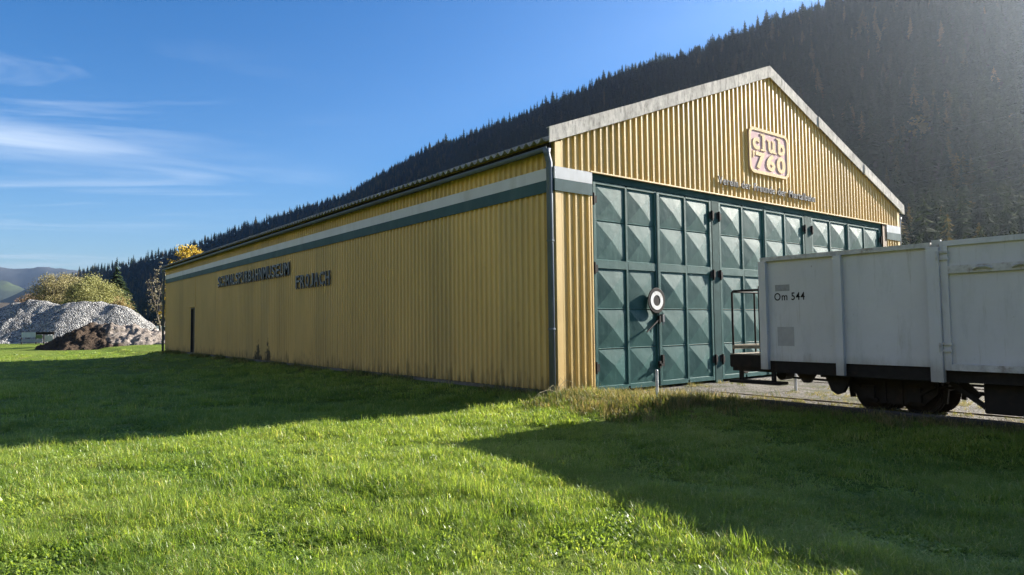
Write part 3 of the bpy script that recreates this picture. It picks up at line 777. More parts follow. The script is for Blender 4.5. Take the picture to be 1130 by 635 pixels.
# corner flashings
for x0, x1, s in ((-0.046, 0.115, 1), (WX-0.115, WX+0.046, -1)):
    q = MB(); q.box(x0, x1, -0.052, -0.043, 0.10, 4.09); q.box(x0, x1, -0.052, -0.043, 4.61, 5.14)
    ex = x0 if s > 0 else x1-0.008
    q.box(ex, ex+0.008, -0.0425, 0.06, 0.10, 4.09); q.box(ex, ex+0.008, -0.0425, 0.06, 4.61, 5.14)
    # the foot of the flashing has been knocked and bent outwards
    bx0 = x0-0.01
    q.add([(bx0, -0.053, -0.02), (x1, -0.058, -0.02), (x1, -0.062, 0.098), (bx0+0.02, -0.075, 0.098)], [(0,1,2,3)])
    build('corner_flashing', q, M_OCHRE_TRIM, shed)
# colour bands
for nm, z0, z1, m in (('white_band', 4.352, 4.602, M_WHITE_BAND), ('green_band', 4.10, 4.350, M_GREEN_BAND)):
    for nseg in range(6):
        y0, y1 = LY*nseg/6+0.003, LY*(nseg+1)/6-0.003
        if nseg == 0: y0 = -0.07
        q = MB(); q.box(-0.078, -0.056, y0, y1, z0, z1); build(nm, q, m, shed)
    q = MB(); q.box(-0.0555, D0-0.005, -0.07, -0.054, z0, z1); build(nm, q, m, shed)
    q = MB(); q.box(D1+0.005, WX+0.06, -0.07, -0.054, z0, z1); build(nm, q, m, shed)
# drip flashing over the gates, foot angles, jambs
q = MB(); q.box(D0-0.05, D1+0.05, -0.075, -0.003, 4.605, 4.635); build('drip_flashing', q, M_OCHRE_TRIM, shed)
for a, b in ((0.116, D0), (D1, WX-0.116)): build('foot_angle', MB().box(a, b, -0.05, -0.038, -0.03, 0.02), M_OCHRE_TRIM, shed)
q = MB(); q.box(D0-0.02, D0+0.012, -0.045, 0.12, 0.025, 4.09); build('reveal_flashing', q, M_OCHRE_TRIM, shed)
q = MB(); q.box(D1-0.26, D1+0.02, -0.045, -0.03, 0.025, 4.60); build('reveal_flashing', q, simple('brown_reveal', (0.20,0.12,0.06), 0.6, 0.2, 3), shed)

# gates: steel frame with three pairs of leaves
fr = MB(); fr.box(D0+0.015, D1-0.27, 0.0, 0.16, 4.46, 4.602)
POSTS = ((1.015, 1.065), (5.29, 5.57), (9.80, 10.18), (14.70, 14.80))
for a, b in POSTS: fr.box(a, b, -0.005, 0.155, -0.15, 4.458)
fr.box(14.803, D1-0.262, 0.03, 0.13, -0.15, 4.458)
build('gate_frame', fr, M_GATE_DK, shed)
LEAVES = ((1.085, 3.165), (3.185, 5.27), (5.59, 7.675), (7.695, 9.78), (10.20, 12.43), (12.45, 14.68))
ZR = (4.42, 3.60, 2.74, 2.56, 1.68, 0.82, -0.02)
for li, (a, b) in enumerate(LEAVES):
    q = MB(); yf = 0.0; S = 0.075
    zb, zt = -0.085, 4.445
    cm = (a+b)/2
    q.box(a, a+S, yf, 0.06, zb, zt); q.box(b-S, b, yf, 0.06, zb, zt); q.box(cm-0.03, cm+0.03, yf+0.004, 0.06, zb+0.06, zt-0.03)
    for z0, z1 in ((ZR[0]-0.03, zt), (ZR[3], ZR[2]), (zb, ZR[6]+0.03)):
        q.box(a+S+0.001, cm-0.031, yf+0.002, 0.058, z0, z1); q.box(cm+0.031, b-S-0.001, yf+0.002, 0.058, z0, z1)
    leaf = build('gate_leaf', q, M_GATE, shed)
    # pressed pyramids
    for (c0, c1) in ((a+S, cm-0.03), (cm+0.03, b-S)):
        for (zu, zl) in ((ZR[0]-0.03, ZR[1]), (ZR[1], ZR[2]), (ZR[3], ZR[4]), (ZR[4], ZR[5]), (ZR[5], ZR[6]+0.03)):
            p = MB(); yb = 0.032; ya = yb-0.046-rng.uniform(-0.010, 0.010)
            e = 0.012; mxx = (c0+c1)/2+rng.uniform(-0.025, 0.025); mz = (zu+zl)/2+rng.uniform(-0.025, 0.025)
            p.add([(c0, yb-0.012, zl+0.002), (c1, yb-0.012, zl+0.002), (c1, yb-0.012, zu-0.002), (c0, yb-0.012, zu-0.002),
                   (c0+e, yb, zl+e), (c1-e, yb, zl+e), (c1-e, yb, zu-e), (c0+e, yb, zu-e), (mxx, ya, mz)],
                  [(0,1,5,4),(1,2,6,5),(2,3,7,6),(3,0,4,7),(4,5,8),(5,6,8),(6,7,8),(7,4,8)])
            build('pressed_panel', p, M_GATE, leaf)
    # hinge straps on the post side
    hx = a if li % 2 == 0 else b; sg = 1 if li % 2 == 0 else -1
    for z in (4.05, 2.55, 0.42):
        h = MB(); h.lathe((hx-sg*0.012, -0.026, z-0.13), (0,0,1), [(0.024, 0), (0.024, 0.26)], 10)
        h.box(min(hx+sg*0.004, hx+sg*0.10), max(hx+sg*0.004, hx+sg*0.10), -0.012, -0.003, z-0.08, z+0.08)
        h.box(min(hx-sg*0.040, hx-sg*0.11), max(hx-sg*0.040, hx-sg*0.11), -0.016, -0.007, z-0.06, z+0.11)
        build('hinge', h, M_BLACK, leaf)
    if li % 2 == 0:
        h = MB(); h.box(b-0.018, b+0.012, -0.016, -0.003, zb+0.02, zt-0.02); build('cover_strip', h, M_GATE_DK, leaf)
    if li == 0:
        h = MB(); h.bar((2.62, -0.10, 1.16), (3.10, -0.05, 1.44), 0.022, 0.03); h.box(3.095, 3.15, -0.075, -0.005, 1.36, 1.52)
        build('latch_lever', h, M_BLACK, leaf)
        h = MB(); h.box(3.09, 3.15, -0.06, -0.005, 0.32, 0.48); h.lathe((3.12, -0.07, 0.40), (0,1,0), [(0.03, -0.03), (0.03, 0.03)], 10); build('bolt', h, M_BLACK, leaf)
    if li == 1:
        h = MB(); h.box(3.20, 3.27, -0.085, -0.005, 1.38, 1.56); h.tube([(3.215, -0.06, 1.38), (3.215, -0.06, 1.31), (3.255, -0.06, 1.31), (3.255, -0.06, 1.38)], 0.008, 6)
        build('lock_case', h, M_STEEL_LET, leaf)
        h = MB(); h.box(3.2, 3.26, -0.06, -0.005, 0.36, 0.62); build('bolt', h, M_BLACK, leaf)

# side door
q = MB(); q.box(0.0, 0.16, SD0+0.003, SD0+0.07, -0.1, SDZ-0.003); q.box(0.0, 0.16, SD1-0.07, SD1-0.003, -0.1, SDZ-0.003); q.box(0.0, 0.16, SD0+0.072, SD1-0.072, SDZ-0.08, SDZ-0.003)
sdr = build('door_frame', q, M_DARKWOOD, shed); q = MB()
q.box(-0.06, -0.046, SD0-0.10, SD0, 0.0, SDZ+0.04); q.box(-0.10, -0.038, SD0-0.10, SD1+0.10, SDZ+0.045, SDZ+0.075)
build('door_trim', q, M_OCHRE_TRIM, shed)
q = MB(); q.box(0.10, 0.14, SD0+0.073, SD1-0.073, -0.08, SDZ-0.083); dl = build('side_door', q, M_DARKWOOD, shed)
q = MB(); q.tube([(0.095, SD0+0.16, 1.05), (0.05, SD0+0.16, 1.05), (0.05, SD0+0.28, 1.05)], 0.011, 8); build('handle', q, M_STEEL_LET, dl)

# ------------------------------------------------------------------ lettering
FONT = bpy.data.fonts[0] if len(bpy.data.fonts) else None
def text_mesh(txt, size, depth, offset=0.0, bevel=0.0, spacing=1.0, res=4):
    cu = bpy.data.curves.new('lettering', 'FONT'); cu.body = txt; cu.size = size; cu.extrude = depth/2; cu.offset = offset
    cu.bevel_depth = bevel; cu.space_character = spacing; cu.resolution_u = res
    ob = bpy.data.objects.new('lettering', cu); COL.objects.link(ob)
    dg = bpy.context.evaluated_depsgraph_get(); me = bpy.data.meshes.new_from_object(ob.evaluated_get(dg))
    bpy.data.objects.remove(ob); bpy.data.curves.remove(cu)
    v = np.array([w.co[:] for w in me.vertices]); f = [tuple(p.vertices) for p in me.polygons]; bpy.data.meshes.remove(me)
    return v, f
def place_text(name, txt, u0, u1, z0, z1, to3, mat, parent, depth, offset=0.0, spacing=1.05, bevel=0.0, extra=None, split=False):
    v, f = text_mesh(txt, 1.0, depth, offset, bevel, spacing)
    lo, hi = v.min(0), v.max(0)
    q = MB()
    pts = [to3(u0+(p[0]-lo[0])/(hi[0]-lo[0])*(u1-u0), z0+(p[1]-lo[1])/(hi[1]-lo[1])*(z1-z0), p[2]+depth/2) for p in v]
    q.add(pts, f)
    if extra: extra(q)
    return build(name, q, mat, parent)
side3 = lambda u, z, d: (-0.085-d, -u, z)      # reading direction runs towards -Y
def letters(txt, y0, y1, z0, z1):
    """every letter is a piece of its own, standing off the wall on two studs"""
    n = len(txt); wts = {'I': 0.45, 'J': 0.7, 'M': 1.25, 'L': 0.85}
    w = [wts.get(c, 1.0) for c in txt]; tot = sum(w); p = y0
    for c, k in zip(txt, w):
        cw = (y0-y1)*k/tot; g = cw*0.11
        u0, u1 = -(p-g), -(p-cw+g)
        def studs(q, u0=u0, u1=u1):
            for uu in (u0+(u1-u0)*0.18, u0+(u1-u0)*0.82):
                q.bar((-0.03, -uu, z0+0.02), (-0.09, -uu, z0+0.02), 0.02, 0.02)
                q.box(-0.125, -0.085, -uu-0.02, -uu+0.02, z0-0.05, z0-0.004)
        place_text('letter', c, u0, u1, z0, z1, side3, M_LETTER, shed, 0.04, 0.014, 1.0, extra=studs)
        p -= cw
letters('SCHMALSPURBAHNMUSEUM', 24.55, 14.85, 3.32, 3.80)
letters('FROJACH', 14.28, 11.10, 2.77, 3.22)
front3 = lambda u, z, d: (u, -0.075-d, z)
wds = 'Verein der Freunde der Murtalbahn'.split(); wl = [len(w_)+1.1 for w_ in wds]; uu = 5.48; per_ = 4.80/(sum(wl)-1.1)
for w_, l_ in zip(wds, wl):
    low = 4.88 if w_[0] != 'd' else 4.88
    place_text('lettering_word', w_, uu, uu+(l_-1.1)*per_, low, 5.09, front3, M_STEEL_LET, shed, 0.03, 0.014, 1.12)
    uu += l_*per_

# sign board
def rrect(x0, x1, z0, z1, r, n=6):
    p = []
    for cx_, cz_, a0 in ((x1-r, z0+r, -90), (x1-r, z1-r, 0), (x0+r, z1-r, 90), (x0+r, z0+r, 180)):
        for i in range(n+1):
            a = R(a0+90*i/n); p.append((cx_+r*math.cos(a), cz_+r*math.sin(a)))
    return p
b3 = lambda u, z, d: (u, d, z)
q = MB(); q.prism(rrect(6.94, 8.86, 5.40, 6.62, 0.2), b3, -0.08, -0.042); sign = build('signboard', q, M_PINK, shed)
q = MB(); O = rrect(6.92, 8.88, 5.38, 6.64, 0.22); I = rrect(7.0, 8.80, 5.46, 6.56, 0.15); n = len(O)
vs = [b3(u, z, -0.100) for u, z in O]+[b3(u, z, -0.100) for u, z in I]+[b3(u, z, -0.0805) for u, z in O]+[b3(u, z, -0.0805) for u, z in I]
fs = []
for i in range(n):
    j = (i+1) % n
    fs += [(i, j, n+j, n+i), (2*n+i, 3*n+i, 3*n+j, 2*n+j), (i, 2*n+i, 2*n+j, j), (n+i, n+j, 3*n+j, 3*n+i)]
q.add(vs, fs); build('border', q, M_CREAM, sign)
s3 = lambda u, z, d: (u, -0.0805-d, z)
def serif(boxes):
    def f(q):
        for x0, x1, z0, z1 in boxes: q.box(x0, x1, -0.099, -0.081, z0, z1)
    return f
place_text('word_lettering', 'club', 7.09, 8.70, 6.03, 6.50, s3, M_CREAM, sign, 0.018, 0.038, 1.35,
           extra=serif([(7.475,7.56,6.45,6.50),(7.475,7.72,6.03,6.075),(7.80,7.90,6.335,6.38),(8.03,8.11,6.335,6.38),(8.15,8.26,6.03,6.075),(8.27,8.38,6.45,6.50)]))
place_text('number_lettering', '760', 7.22, 8.70, 5.51, 5.99, s3, M_CREAM, sign, 0.018, 0.040, 1.22)
q = MB(); q.prism([(7.085, 5.80), (7.13, 5.80), (7.175, 5.985), (7.085, 5.985)], s3, 0.0005, 0.018); build('apostrophe', q, M_CREAM, sign)

# round target hung on the gates
rs = thing('round_sign', 'round black disc with a white ring hung on the first pair of gates', 'sign', (3.0, -0.12, 1.86))
q = MB(); q.lathe((3.00, -0.062, 1.875), (0,-1,0), [(0.285, 0), (0.295, 0.006), (0.295, 0.018), (0.288, 0.022)], 36)
q.box(2.97, 3.03, -0.0615, -0.02, 2.0, 2.04); build('disc', q, M_BLACK, rs)
q = MB(); n = 36
for r_ in (0.125, 0.215):
    for d in (-0.0842, -0.090):
        for kk in range(n): q.v.append((3.00+r_*math.cos(6.28319*kk/n), d, 1.875+r_*math.sin(6.28319*kk/n)))
for kk in range(n):
    j = (kk+1) % n
    q.f += [(n+kk, n+j, 3*n+j, 3*n+kk), (kk, n+kk, n+j, j), (2*n+kk, 2*n+j, 3*n+j, 3*n+kk)]
build('ring', q, M_WHITE, rs)

# ------------------------------------------------------------------ tracks
def track(cx_, label, y0=0.6, y1=-32.0):
    t = thing('railway_track', label, 'track', (cx_, y0, -0.2), 'tracks leading into the shed')
    for s in (-1, 1):
        q = MB(); x = cx_+s*0.402; head = -0.165
        P = [(-0.022,0),(0.022,0),(0.022,-0.022),(0.006,-0.032),(0.006,-0.078),(0.04,-0.09),(0.04,-0.095),(-0.04,-0.095),(-0.04,-0.09),(-0.006,-0.078),(-0.006,-0.032),(-0.022,-0.022)]
        q.prism([(u, v_) for u, v_ in P], lambda u, v_, d: (x+u, d, head+v_), y0, y1); build('rail', q, M_RUST, t)
    y = -0.5
    while y > y1:
        q = MB(); w = rng.uniform(0.68, 0.78); q.box(cx_-w, cx_+w, y-0.10, y+0.10, -0.42, -0.245+rng.uniform(-0.006, 0.004)); build('sleeper', q, M_SLEEPER, t, bevel=0.012); y -= 0.62
    return t
track(3.19, 'rusty narrow gauge track running into the first pair of gates under the wagon')
track(7.68, 'rusty narrow gauge track beyond the wagon leading to the middle gates')

# timber edging lying along the near side of the first track
q = MB(); q.bar((2.16, -3.2, -0.15), (2.22, -9.4, -0.17), 0.13, 0.16)
tag(build('timber_edging', q, M_SLEEPER, bevel=0.015), 'dark old timber baulk lying beside the track in front of the wagon', 'timber')

# ------------------------------------------------------------------ wagon
wg = thing('freight_wagon', 'light grey high sided open bogie goods wagon with brake platform standing before the gates', 'wagon', (3.19, -7.7, -0.11))
XN, XF, YA, YB = 2.115, 4.265, -3.35, -12.15
ZB, ZT = 0.655, 2.545
DA, DB = -6.32, -9.18            # the door bay amid the side
def side(x, sg):
    p = MB(); p.box(x-0.004, x+0.004, YB+0.05, YA-0.05, ZB, ZT-0.04)
    return p
for x, sg in ((XN, -1), (XF, 1)):
    t0, t1 = (x-0.004, x+0.004)
    for a, b in ((DA+0.006, YA-0.02), (YB+0.02, DB-0.006)):
        p = MB(); p.box(t0, t1, a, b, ZB, ZT-0.03); build('side_panel', p, M_WAGON, wg)
    for a, b in ((DA+0.13, YA+0.03), (YB-0.03, DB-0.13)):
        p = MB()
        p.box(min(x, x+sg*0.06), max(x, x+sg*0.06), a, b, ZT-0.028, ZT); p.box(min(x+sg*0.052, x+sg*0.06), max(x+sg*0.052, x+sg*0.06), a, b, ZT-0.075, ZT-0.0285)
        build('top_rail', p, M_WORN, wg)
    for yc, w, zb in ((YA-0.02, 0.14, 0.50), (-4.76, 0.13, 0.46), (DA+0.09, 0.17, 0.44), (DB-0.09, 0.17, 0.44), (-10.74, 0.13, 0.46), (YB+0.02, 0.14, 0.50)):
        p = MB(); o1 = x+sg*0.005; dp_ = 0.075 if w < 0.16 else 0.10
        p.box(min(o1, o1+sg*0.012), max(o1, o1+sg*0.012), yc-w/2, yc+w/2, zb, ZT-0.078)
        p.box(min(o1+sg*0.0125, o1+sg*dp_), max(o1+sg*0.0125, o1+sg*dp_), yc-w/2, yc-w/2+0.012, zb, ZT-0.078)
        p.box(min(o1+sg*0.0125, o1+sg*dp_), max(o1+sg*0.0125, o1+sg*dp_), yc+w/2-0.012, yc+w/2, zb, ZT-0.078)
        p.box(min(o1+sg*dp_, o1+sg*(dp_+.01)), max(o1+sg*dp_, o1+sg*(dp_+.01)), yc-w/2, yc+w/2, zb, ZT-0.078)
        build('stanchion', p, M_WAGON, wg)
        if 0.16 < w:
            p = MB(); p.box(x+sg*0.03-0.03, x+sg*0.03+0.03, yc-0.10, yc+0.02, ZT-0.075, ZT+0.03); build('post_cap', p, M_WORN, wg)
    # a pair of drop-hung doors
    for a, b in ((DA, (DA+DB)/2+0.001), ((DA+DB)/2-0.001, DB)):
        p = MB(); xo = x+sg*0.03; xa, xb = sorted((xo-0.004, xo+0.004)); p.box(xa, xb, b, a, 0.62, ZT+0.005)
        d = build('door', p, M_WAGON, wg)
        p = MB(); f0, f1 = sorted((xo+sg*0.0045, xo+sg*0.04))
        p.box(f0, f1, a-0.10, a, 0.62, ZT+0.005); p.box(f0, f1, b, b+0.07, 0.62, ZT+0.005); p.box(f0, f1, b+0.071, a-0.101, ZT-0.075, ZT+0.005)
        build('door_frame', p, M_WAGON, d)
        p = MB(); g0, g1 = sorted((xo+sg*0.0045, xo+sg*0.055)); p.box(g0, g1, b+0.071, a-0.101, 0.62, 0.715); build('bottom_rail', p, M_WORN, d)
        p = MB(); p.box(*sorted((xo+sg*0.005, xo+sg*0.05)), b+0.071, a-0.101, 2.055, 2.17); build('locking_bar', p, M_WORN, d)
        if a == DA: build('cover_strip', MB().box(*sorted((xo-sg*0.0045, xo-sg*0.012)), b-0.04, b+0.03, 0.63, ZT-0.01), M_WAGON, d)
        for yy in (a-0.55, b+0.4):
            p = MB(); p.tube([(xo+sg*0.06, yy-0.12, 2.10), (xo+sg*0.085, yy-0.05, 2.13), (xo+sg*0.085, yy+0.05, 2.13), (xo+sg*0.06, yy+0.12, 2.10)], 0.018, 6)
            build('handle', p, M_WORN, d)
        hy = a if a == DA else b; so_ = 1 if a == DA else -1
        for z in (2.33, 0.96):
            p = MB(); p.lathe((xo+sg*0.075, hy+so_*0.03, z-0.07), (0,0,1), [(0.022, 0), (0.022, 0.14)], 8)
            for dz in (-0.05, 0.05): p.box(*sorted((xo+sg*0.041, xo+sg*0.065)), *sorted((hy-so_*0.12, hy+so_*0.10)), z+dz-0.018, z+dz+0.018)
            build('hinge', p, M_WORN, d)
# ends
for y in (YA, YB):
    s = 1 if y == YA else -1
    p = MB(); p.box(XN+0.005, XF-0.005, y-0.004, y+0.004, ZB, ZT-0.03); build('end_panel', p, M_WAGON, wg)
    p = MB(); p.box(XN+0.01, XF-0.01, *sorted((y+s*0.005, y+s*0.06)), ZT-0.05, ZT-0.003); build('top_rail', p, M_WORN, wg)
    for xx in (2.75, 3.63):
        p = MB(); p.box(xx-0.06, xx+0.06, *sorted((y+s*0.005, y+s*0.08)), 0.6, ZT-0.06); build('stanchion', p, M_WAGON, wg)
p = MB(); p.box(XN+0.006, XF-0.006, YB+0.006, YA-0.006, 0.66, 0.70); build('floor', p, M_TRODDEN, wg)
# underframe
p = MB()
for x in (XN+0.03, XF-0.03-0.07): p.box(x, x+0.07, YB-0.6, YA+0.72, 0.44, 0.653)
p.box(XN+0.101, XF-0.101, YA+0.60, YA+0.70, 0.46, 0.70); p.box(XN+0.101, XF-0.101, YB-0.58, YB-0.48, 0.44, 0.652)
for y in np.arange(YB, YA, 0.88): p.box(XN+0.101, XF-0.101, y-0.04, y+0.04, 0.46, 0.652)
p.box(3.10, 3.28, YB-0.4, YA+0.5, 0.40, 0.655)
build('underframe', p, M_BLACK, wg)
# brake platform: floor, railing, column, steps
p = MB(); p.box(XN+0.02, XF-0.02, YA+0.065, YA+0.74, 0.705, 0.745); p.box(XN+0.0, XN+0.028, YA+0.0, YA+0.76, 0.52, 0.74); p.box(XN+0.03, XF-0.03, YA+0.742, YA+0.765, 0.50, 0.74)
build('platform', p, M_BLACK, wg)
p = MB(); p.box(XN-0.005, XF, YA+0.07, YA+0.755, 0.7465, 0.765); build('platform_boards', p, M_TRODDEN, wg)
p = MB(); yo = YA+0.70
for x in (XN+0.03, XF-0.03):
    p.tube([(x, yo, 0.766), (x, yo, 1.93), (x, yo-0.03, 1.96), (x, YA+0.07, 1.96)], 0.021, 8)
p.tube([(XN+0.05, yo, 1.945), (XF-0.05, yo, 1.945)], 0.018, 8)
p.tube([(2.9, yo, 0.766), (2.9, yo, 1.93)], 0.018, 8); p.tube([(3.5, yo, 0.766), (3.5, yo, 1.93)], 0.018, 8)
build('railing', p, M_BLACK, wg)
p = MB(); p.bar((XN+0.03, yo, 0.89), (XN+0.03, YA+0.07, 0.90), 0.05, 0.06); p.bar((XN+0.06, yo, 0.89), (XF-0.06, yo, 0.89), 0.03, 0.09); build('toe_board', p, M_TRODDEN, wg)
p = MB(); p.tube([(2.55, YA+0.38, 0.766), (2.55, YA+0.38, 2.05)], 0.017, 8); p.tube([(2.55, YA+0.38, 1.25), (2.62, YA+0.38, 1.33), (2.68, YA+0.33, 1.30), (2.68, YA+0.33, 1.22)], 0.014, 6)
build('brake_column', p, M_BLACK, wg)
p = MB()
for y in (YA+0.55, YA-0.12):
    p.bar((XN+0.05, y, 0.50), (XN+0.05, y, 0.27), 0.05, 0.07)
p.box(XN-0.10, XN+0.22, YA-0.30, YA+0.72, 0.22, 0.27); build('step', p, M_BLACK, wg)
# bogies
def bogie(yc):
    q = MB()
    for sx in (-1, 1):
        x = 3.19+sx*0.56
        q.prism([(yc-0.70, 0.455), (yc-0.68, 0.20), (yc-0.46, -0.01), (yc+0.46, -0.01), (yc+0.68, 0.20), (yc+0.70, 0.455)][::-1], lambda u, v_, d: (d, u, v_), x-0.02, x+0.02)
        for s in (-1, 1):
            q.box(x-0.09, x+0.07, yc+s*0.36-0.10, yc+s*0.36+0.10, 0.05, 0.28)
            q.box(x-0.05, x+0.05, yc+s*0.13-0.045, yc+s*0.13+0.045, 0.0, 0.40)
        q.box(x-0.08, x+0.08, yc-0.62, yc+0.62, 0.38, 0.452)
        q.bar((x-0.05, yc-0.66, 0.33), (x-0.05, yc-0.22, 0.03), 0.05, 0.05); q.bar((x-0.05, yc+0.66, 0.33), (x-0.05, yc+0.22, 0.03), 0.05, 0.05)
    q.box(2.70, 3.68, yc-0.15, yc+0.15, 0.15, 0.438)
    q.box(2.70, 3.68, yc-0.70, yc-0.64, 0.22, 0.40); q.box(2.70, 3.68, yc+0.64, yc+0.70, 0.22, 0.40)
    for s in (-1, 1):        # brake blocks and hangers
        for sx in (-1, 1): q.bar((3.19+sx*0.40, yc+s*0.76, 0.36), (3.19+sx*0.40, yc+s*0.72, 0.04), 0.07, 0.07)
    o = build('bogie', q, M_BLACK, wg)
    for s in (-1, 1):
        w = MB()
        for sx in (-1, 1):
            c = (3.19+sx*0.33, yc+s*0.36, 0.15)
            w.lathe(c, (sx, 0, 0), [(0.06, -0.02), (0.345, -0.02), (0.345, 0.008), (0.318, 0.012), (0.314, 0.075), (0.27, 0.078), (0.25, 0.045), (0.09, 0.035), (0.075, 0.09), (0.0, 0.09)], 28)
        w.lathe((3.19-0.33, yc+s*0.36, 0.15), (1, 0, 0), [(0.055, 0), (0.055, 0.66)], 12)
        build('wheelset', w, M_BLACK, o, smooth=False)
bogie(-5.32); bogie(-10.18)
# brake rigging and truss rods
p = MB(); xx = 2.42
p.prism([(-3.78, 0.44), (-3.92, 0.27), (-4.02, 0.27), (-4.14, 0.44)], lambda u, v_, d: (d, u, v_), xx-0.05, xx+0.05)
p.prism([(-4.30, 0.44), (-4.42, 0.16), (-4.52, 0.10), (-4.62, 0.14), (-4.78, 0.44)], lambda u, v_, d: (d, u, v_), xx-0.04, xx+0.06)
p.tube([(2.6, -3.6, 0.33), (2.6, -4.55, 0.31), (2.7, -6.5, 0.30)], 0.022, 6); p.tube([(3.6, -3.6, 0.30), (3.6, -6.6, 0.28)], 0.022, 6)
p.lathe((2.5, -3.42, 0.38), (1,0,0), [(0.10, 0), (0.10, 0.3)], 12)
p.bar((2.36, -6.28, 0.42), (2.36, -6.80, 0.03), 0.05, 0.07); p.bar((2.45, -6.38, 0.44), (2.45, -6.62, 0.20), 0.04, 0.12)
p.tube([(2.5, -6.3, 0.27), (2.5, -7.0, 0.25)], 0.03, 8)
build('brake_rigging', p, M_BLACK, wg)
p = MB(); p.box(2.32, 3.0, -8.55, -6.72, -0.01, 0.435); build('underfloor_box', p, M_BLACK, wg, bevel=0.02)
for y, s in ((YA+0.765, 1), (YB-0.62, -1)):
    p = MB(); p.tube([(3.19, y, 0.50), (3.19, y+s*0.34, 0.50)], 0.055, 10); p.lathe((3.19, y+s*0.34, 0.50), (0, s, 0), [(0.06, 0), (0.19, 0.0), (0.20, 0.02), (0.19, 0.05), (0.1, 0.07)], 20); build('buffer', p, M_BLACK, wg)
# markings
wm = lambda u, z, d: (XN-0.0045-d, -u, z)
M_FADE = simple('faded_overpaint', (0.22, 0.225, 0.235), 0.7, 0.15, 20, dirt=(0.28,0.285,0.295))
place_text('number_lettering', 'Om 544', 3.56, 4.14, 1.745, 1.885, wm, M_BLACK, wg, 0.002, 0.012, 1.1)
p = MB(); p.box(XN-0.006, XN-0.0045, -3.86, -3.58, 1.915, 2.03); build('faded_patch', p, M_FADE, wg)
p = MB(); p.box(XN-0.006, XN-0.0045, -3.92, -3.60, 0.93, 1.27); build('faded_patch', p, simple('fainter_overpaint', (0.29, 0.297, 0.315), 0.6, 0.1, 8), wg)

# ------------------------------------------------------------------ marker posts
def stake(x, y, h, r_, label, mat):
    q = MB(); z = G(x, y); q.tube([(x, y, z-0.2), (x+0.01, y, z+h*0.6), (x+0.012, y, z+h-0.015), (x+0.012, y, z+h)], [r_, r_, r_, r_*0.7], 10)
    q.lathe((x+0.01, y, z+h*0.62), (0,0,1), [(r_*1.02, 0), (r_*1.15, 0.004), (r_*1.15, 0.03), (r_*1.02, 0.034)], 10)
    tag(build('marker_post', q, mat, smooth=False), label, 'post', 'white marker posts')
M_STAKE = simple('whitewashed_pipe', (0.55, 0.56, 0.56), 0.5, 0.12, 7, dirt=(0.30,0.28,0.24))
stake(0.98, -1.72, 0.62, 0.028, 'slim white marker post in the grass before the first pair of gates', M_STAKE)
stake(5.05, -2.25, 0.42, 0.03, 'short white marker post standing in the gravel behind the wagon end', M_STAKE)

# dry stems by the downpipe
q = MB()
for a in ((0.05, 0.42), (0.16, 0.36), (-0.1, 0.30), (-0.22, 0.22)):
    x0, y0 = -0.30+rng.uniform(-.05, .05), -0.30+rng.uniform(-.05, .05); z0 = G(x0, y0)
    q.tube([(x0, y0, z0-0.03), (x0+a[0]*0.3, y0-0.02, z0+a[1]*0.7), (x0+a[0]*1.2, y0-0.04, z0+a[1]), (x0+a[0]*2.4, y0-0.06, z0+a[1]*0.82), (x0+a[0]*3.0, y0-0.06, z0+a[1]*0.45)], [0.006, 0.005, 0.004, 0.003, 0.002], 5)
tag(build('dry_plant', q, simple('dry_stem', (0.34, 0.29, 0.17), 0.8, 0.2, 9)), 'bent dry stems growing at the foot of the front downpipe', 'plant')

# ------------------------------------------------------------------ gravel and earth heaps, boards
def heap(name, cpts, depth, halfd, mat, label, res, amp, fine, noise_s):
    """cpts: crest profile (pixel x, pixel y of the crest) at a distance; slopes at the angle of repose to both sides"""
    hz = Vector((FWD.x, FWD.y, 0)).normalized(); hr = Vector((RGT.x, RGT.y, 0)).normalized()
    P = [at(px, py, depth) for px, py in cpts]
    us = [(p-CAM).dot(hr) for p in P]; zs = [p.z for p in P]
    base = -0.55
    n1 = int((us[-1]-us[0])/res); n2 = int(2*halfd/res); mb = MB()
    for j in range(n2+1):
        w = -halfd+2*halfd*j/n2
        for i in range(n1+1):
            u = us[0]+(us[-1]-us[0])*i/n1
            cr = float(np.interp(u, us, zs)); wob = 1.6*vnoise(u, 0, 7, 71)
            h = cr-base
            flat = 0.8+0.5*vnoise(u, 5, 6, 72)
            slope_ = max(0.0, abs(w-wob)-flat)*0.70
            k = 1.4
            hh = -math.log(math.exp(-k*h)+0*1+math.exp(-k*h))/k if False else h
            z = hh-slope_
            a = z+amp*vnoise(u, w, noise_s, 73)+amp*0.45*vnoise(u, w, noise_s*0.35, 74)
            z = max(base, a) if a > base else base-0.02
            if z > base: z += fine*vnoise(u, w, res*2.1, 75)
            p = CAM+hz*(depth+w)+hr*u
            mb.v.append((p.x, p.y, z))
    n = n1+1; keep = []
    for j in range(n2):
        for i in range(n1):
            q = (j*n+i, j*n+i+1, (j+1)*n+i+1, (j+1)*n+i)
            if max(mb.v[t][2] for t in q) > base: mb.f.append(q)
    return tag(build(name, mb, mat, smooth=True), label, 'heap')
heap('gravel_heap', [(-190, 376), (-150, 352), (-90, 340), (-40, 343), (-8, 352), (4, 347), (20, 339.5), (34, 336.5), (52, 339), (66, 343), (74, 341), (92, 337.5), (112, 338.5), (130, 341), (142, 346), (154, 353), (164, 360), (176, 369), (190, 380)], 96, 10, M_HEAP,
     'big pale grey heap of crushed stone in front of the autumn trees', 0.24, 0.40, 0.09, 3.4)
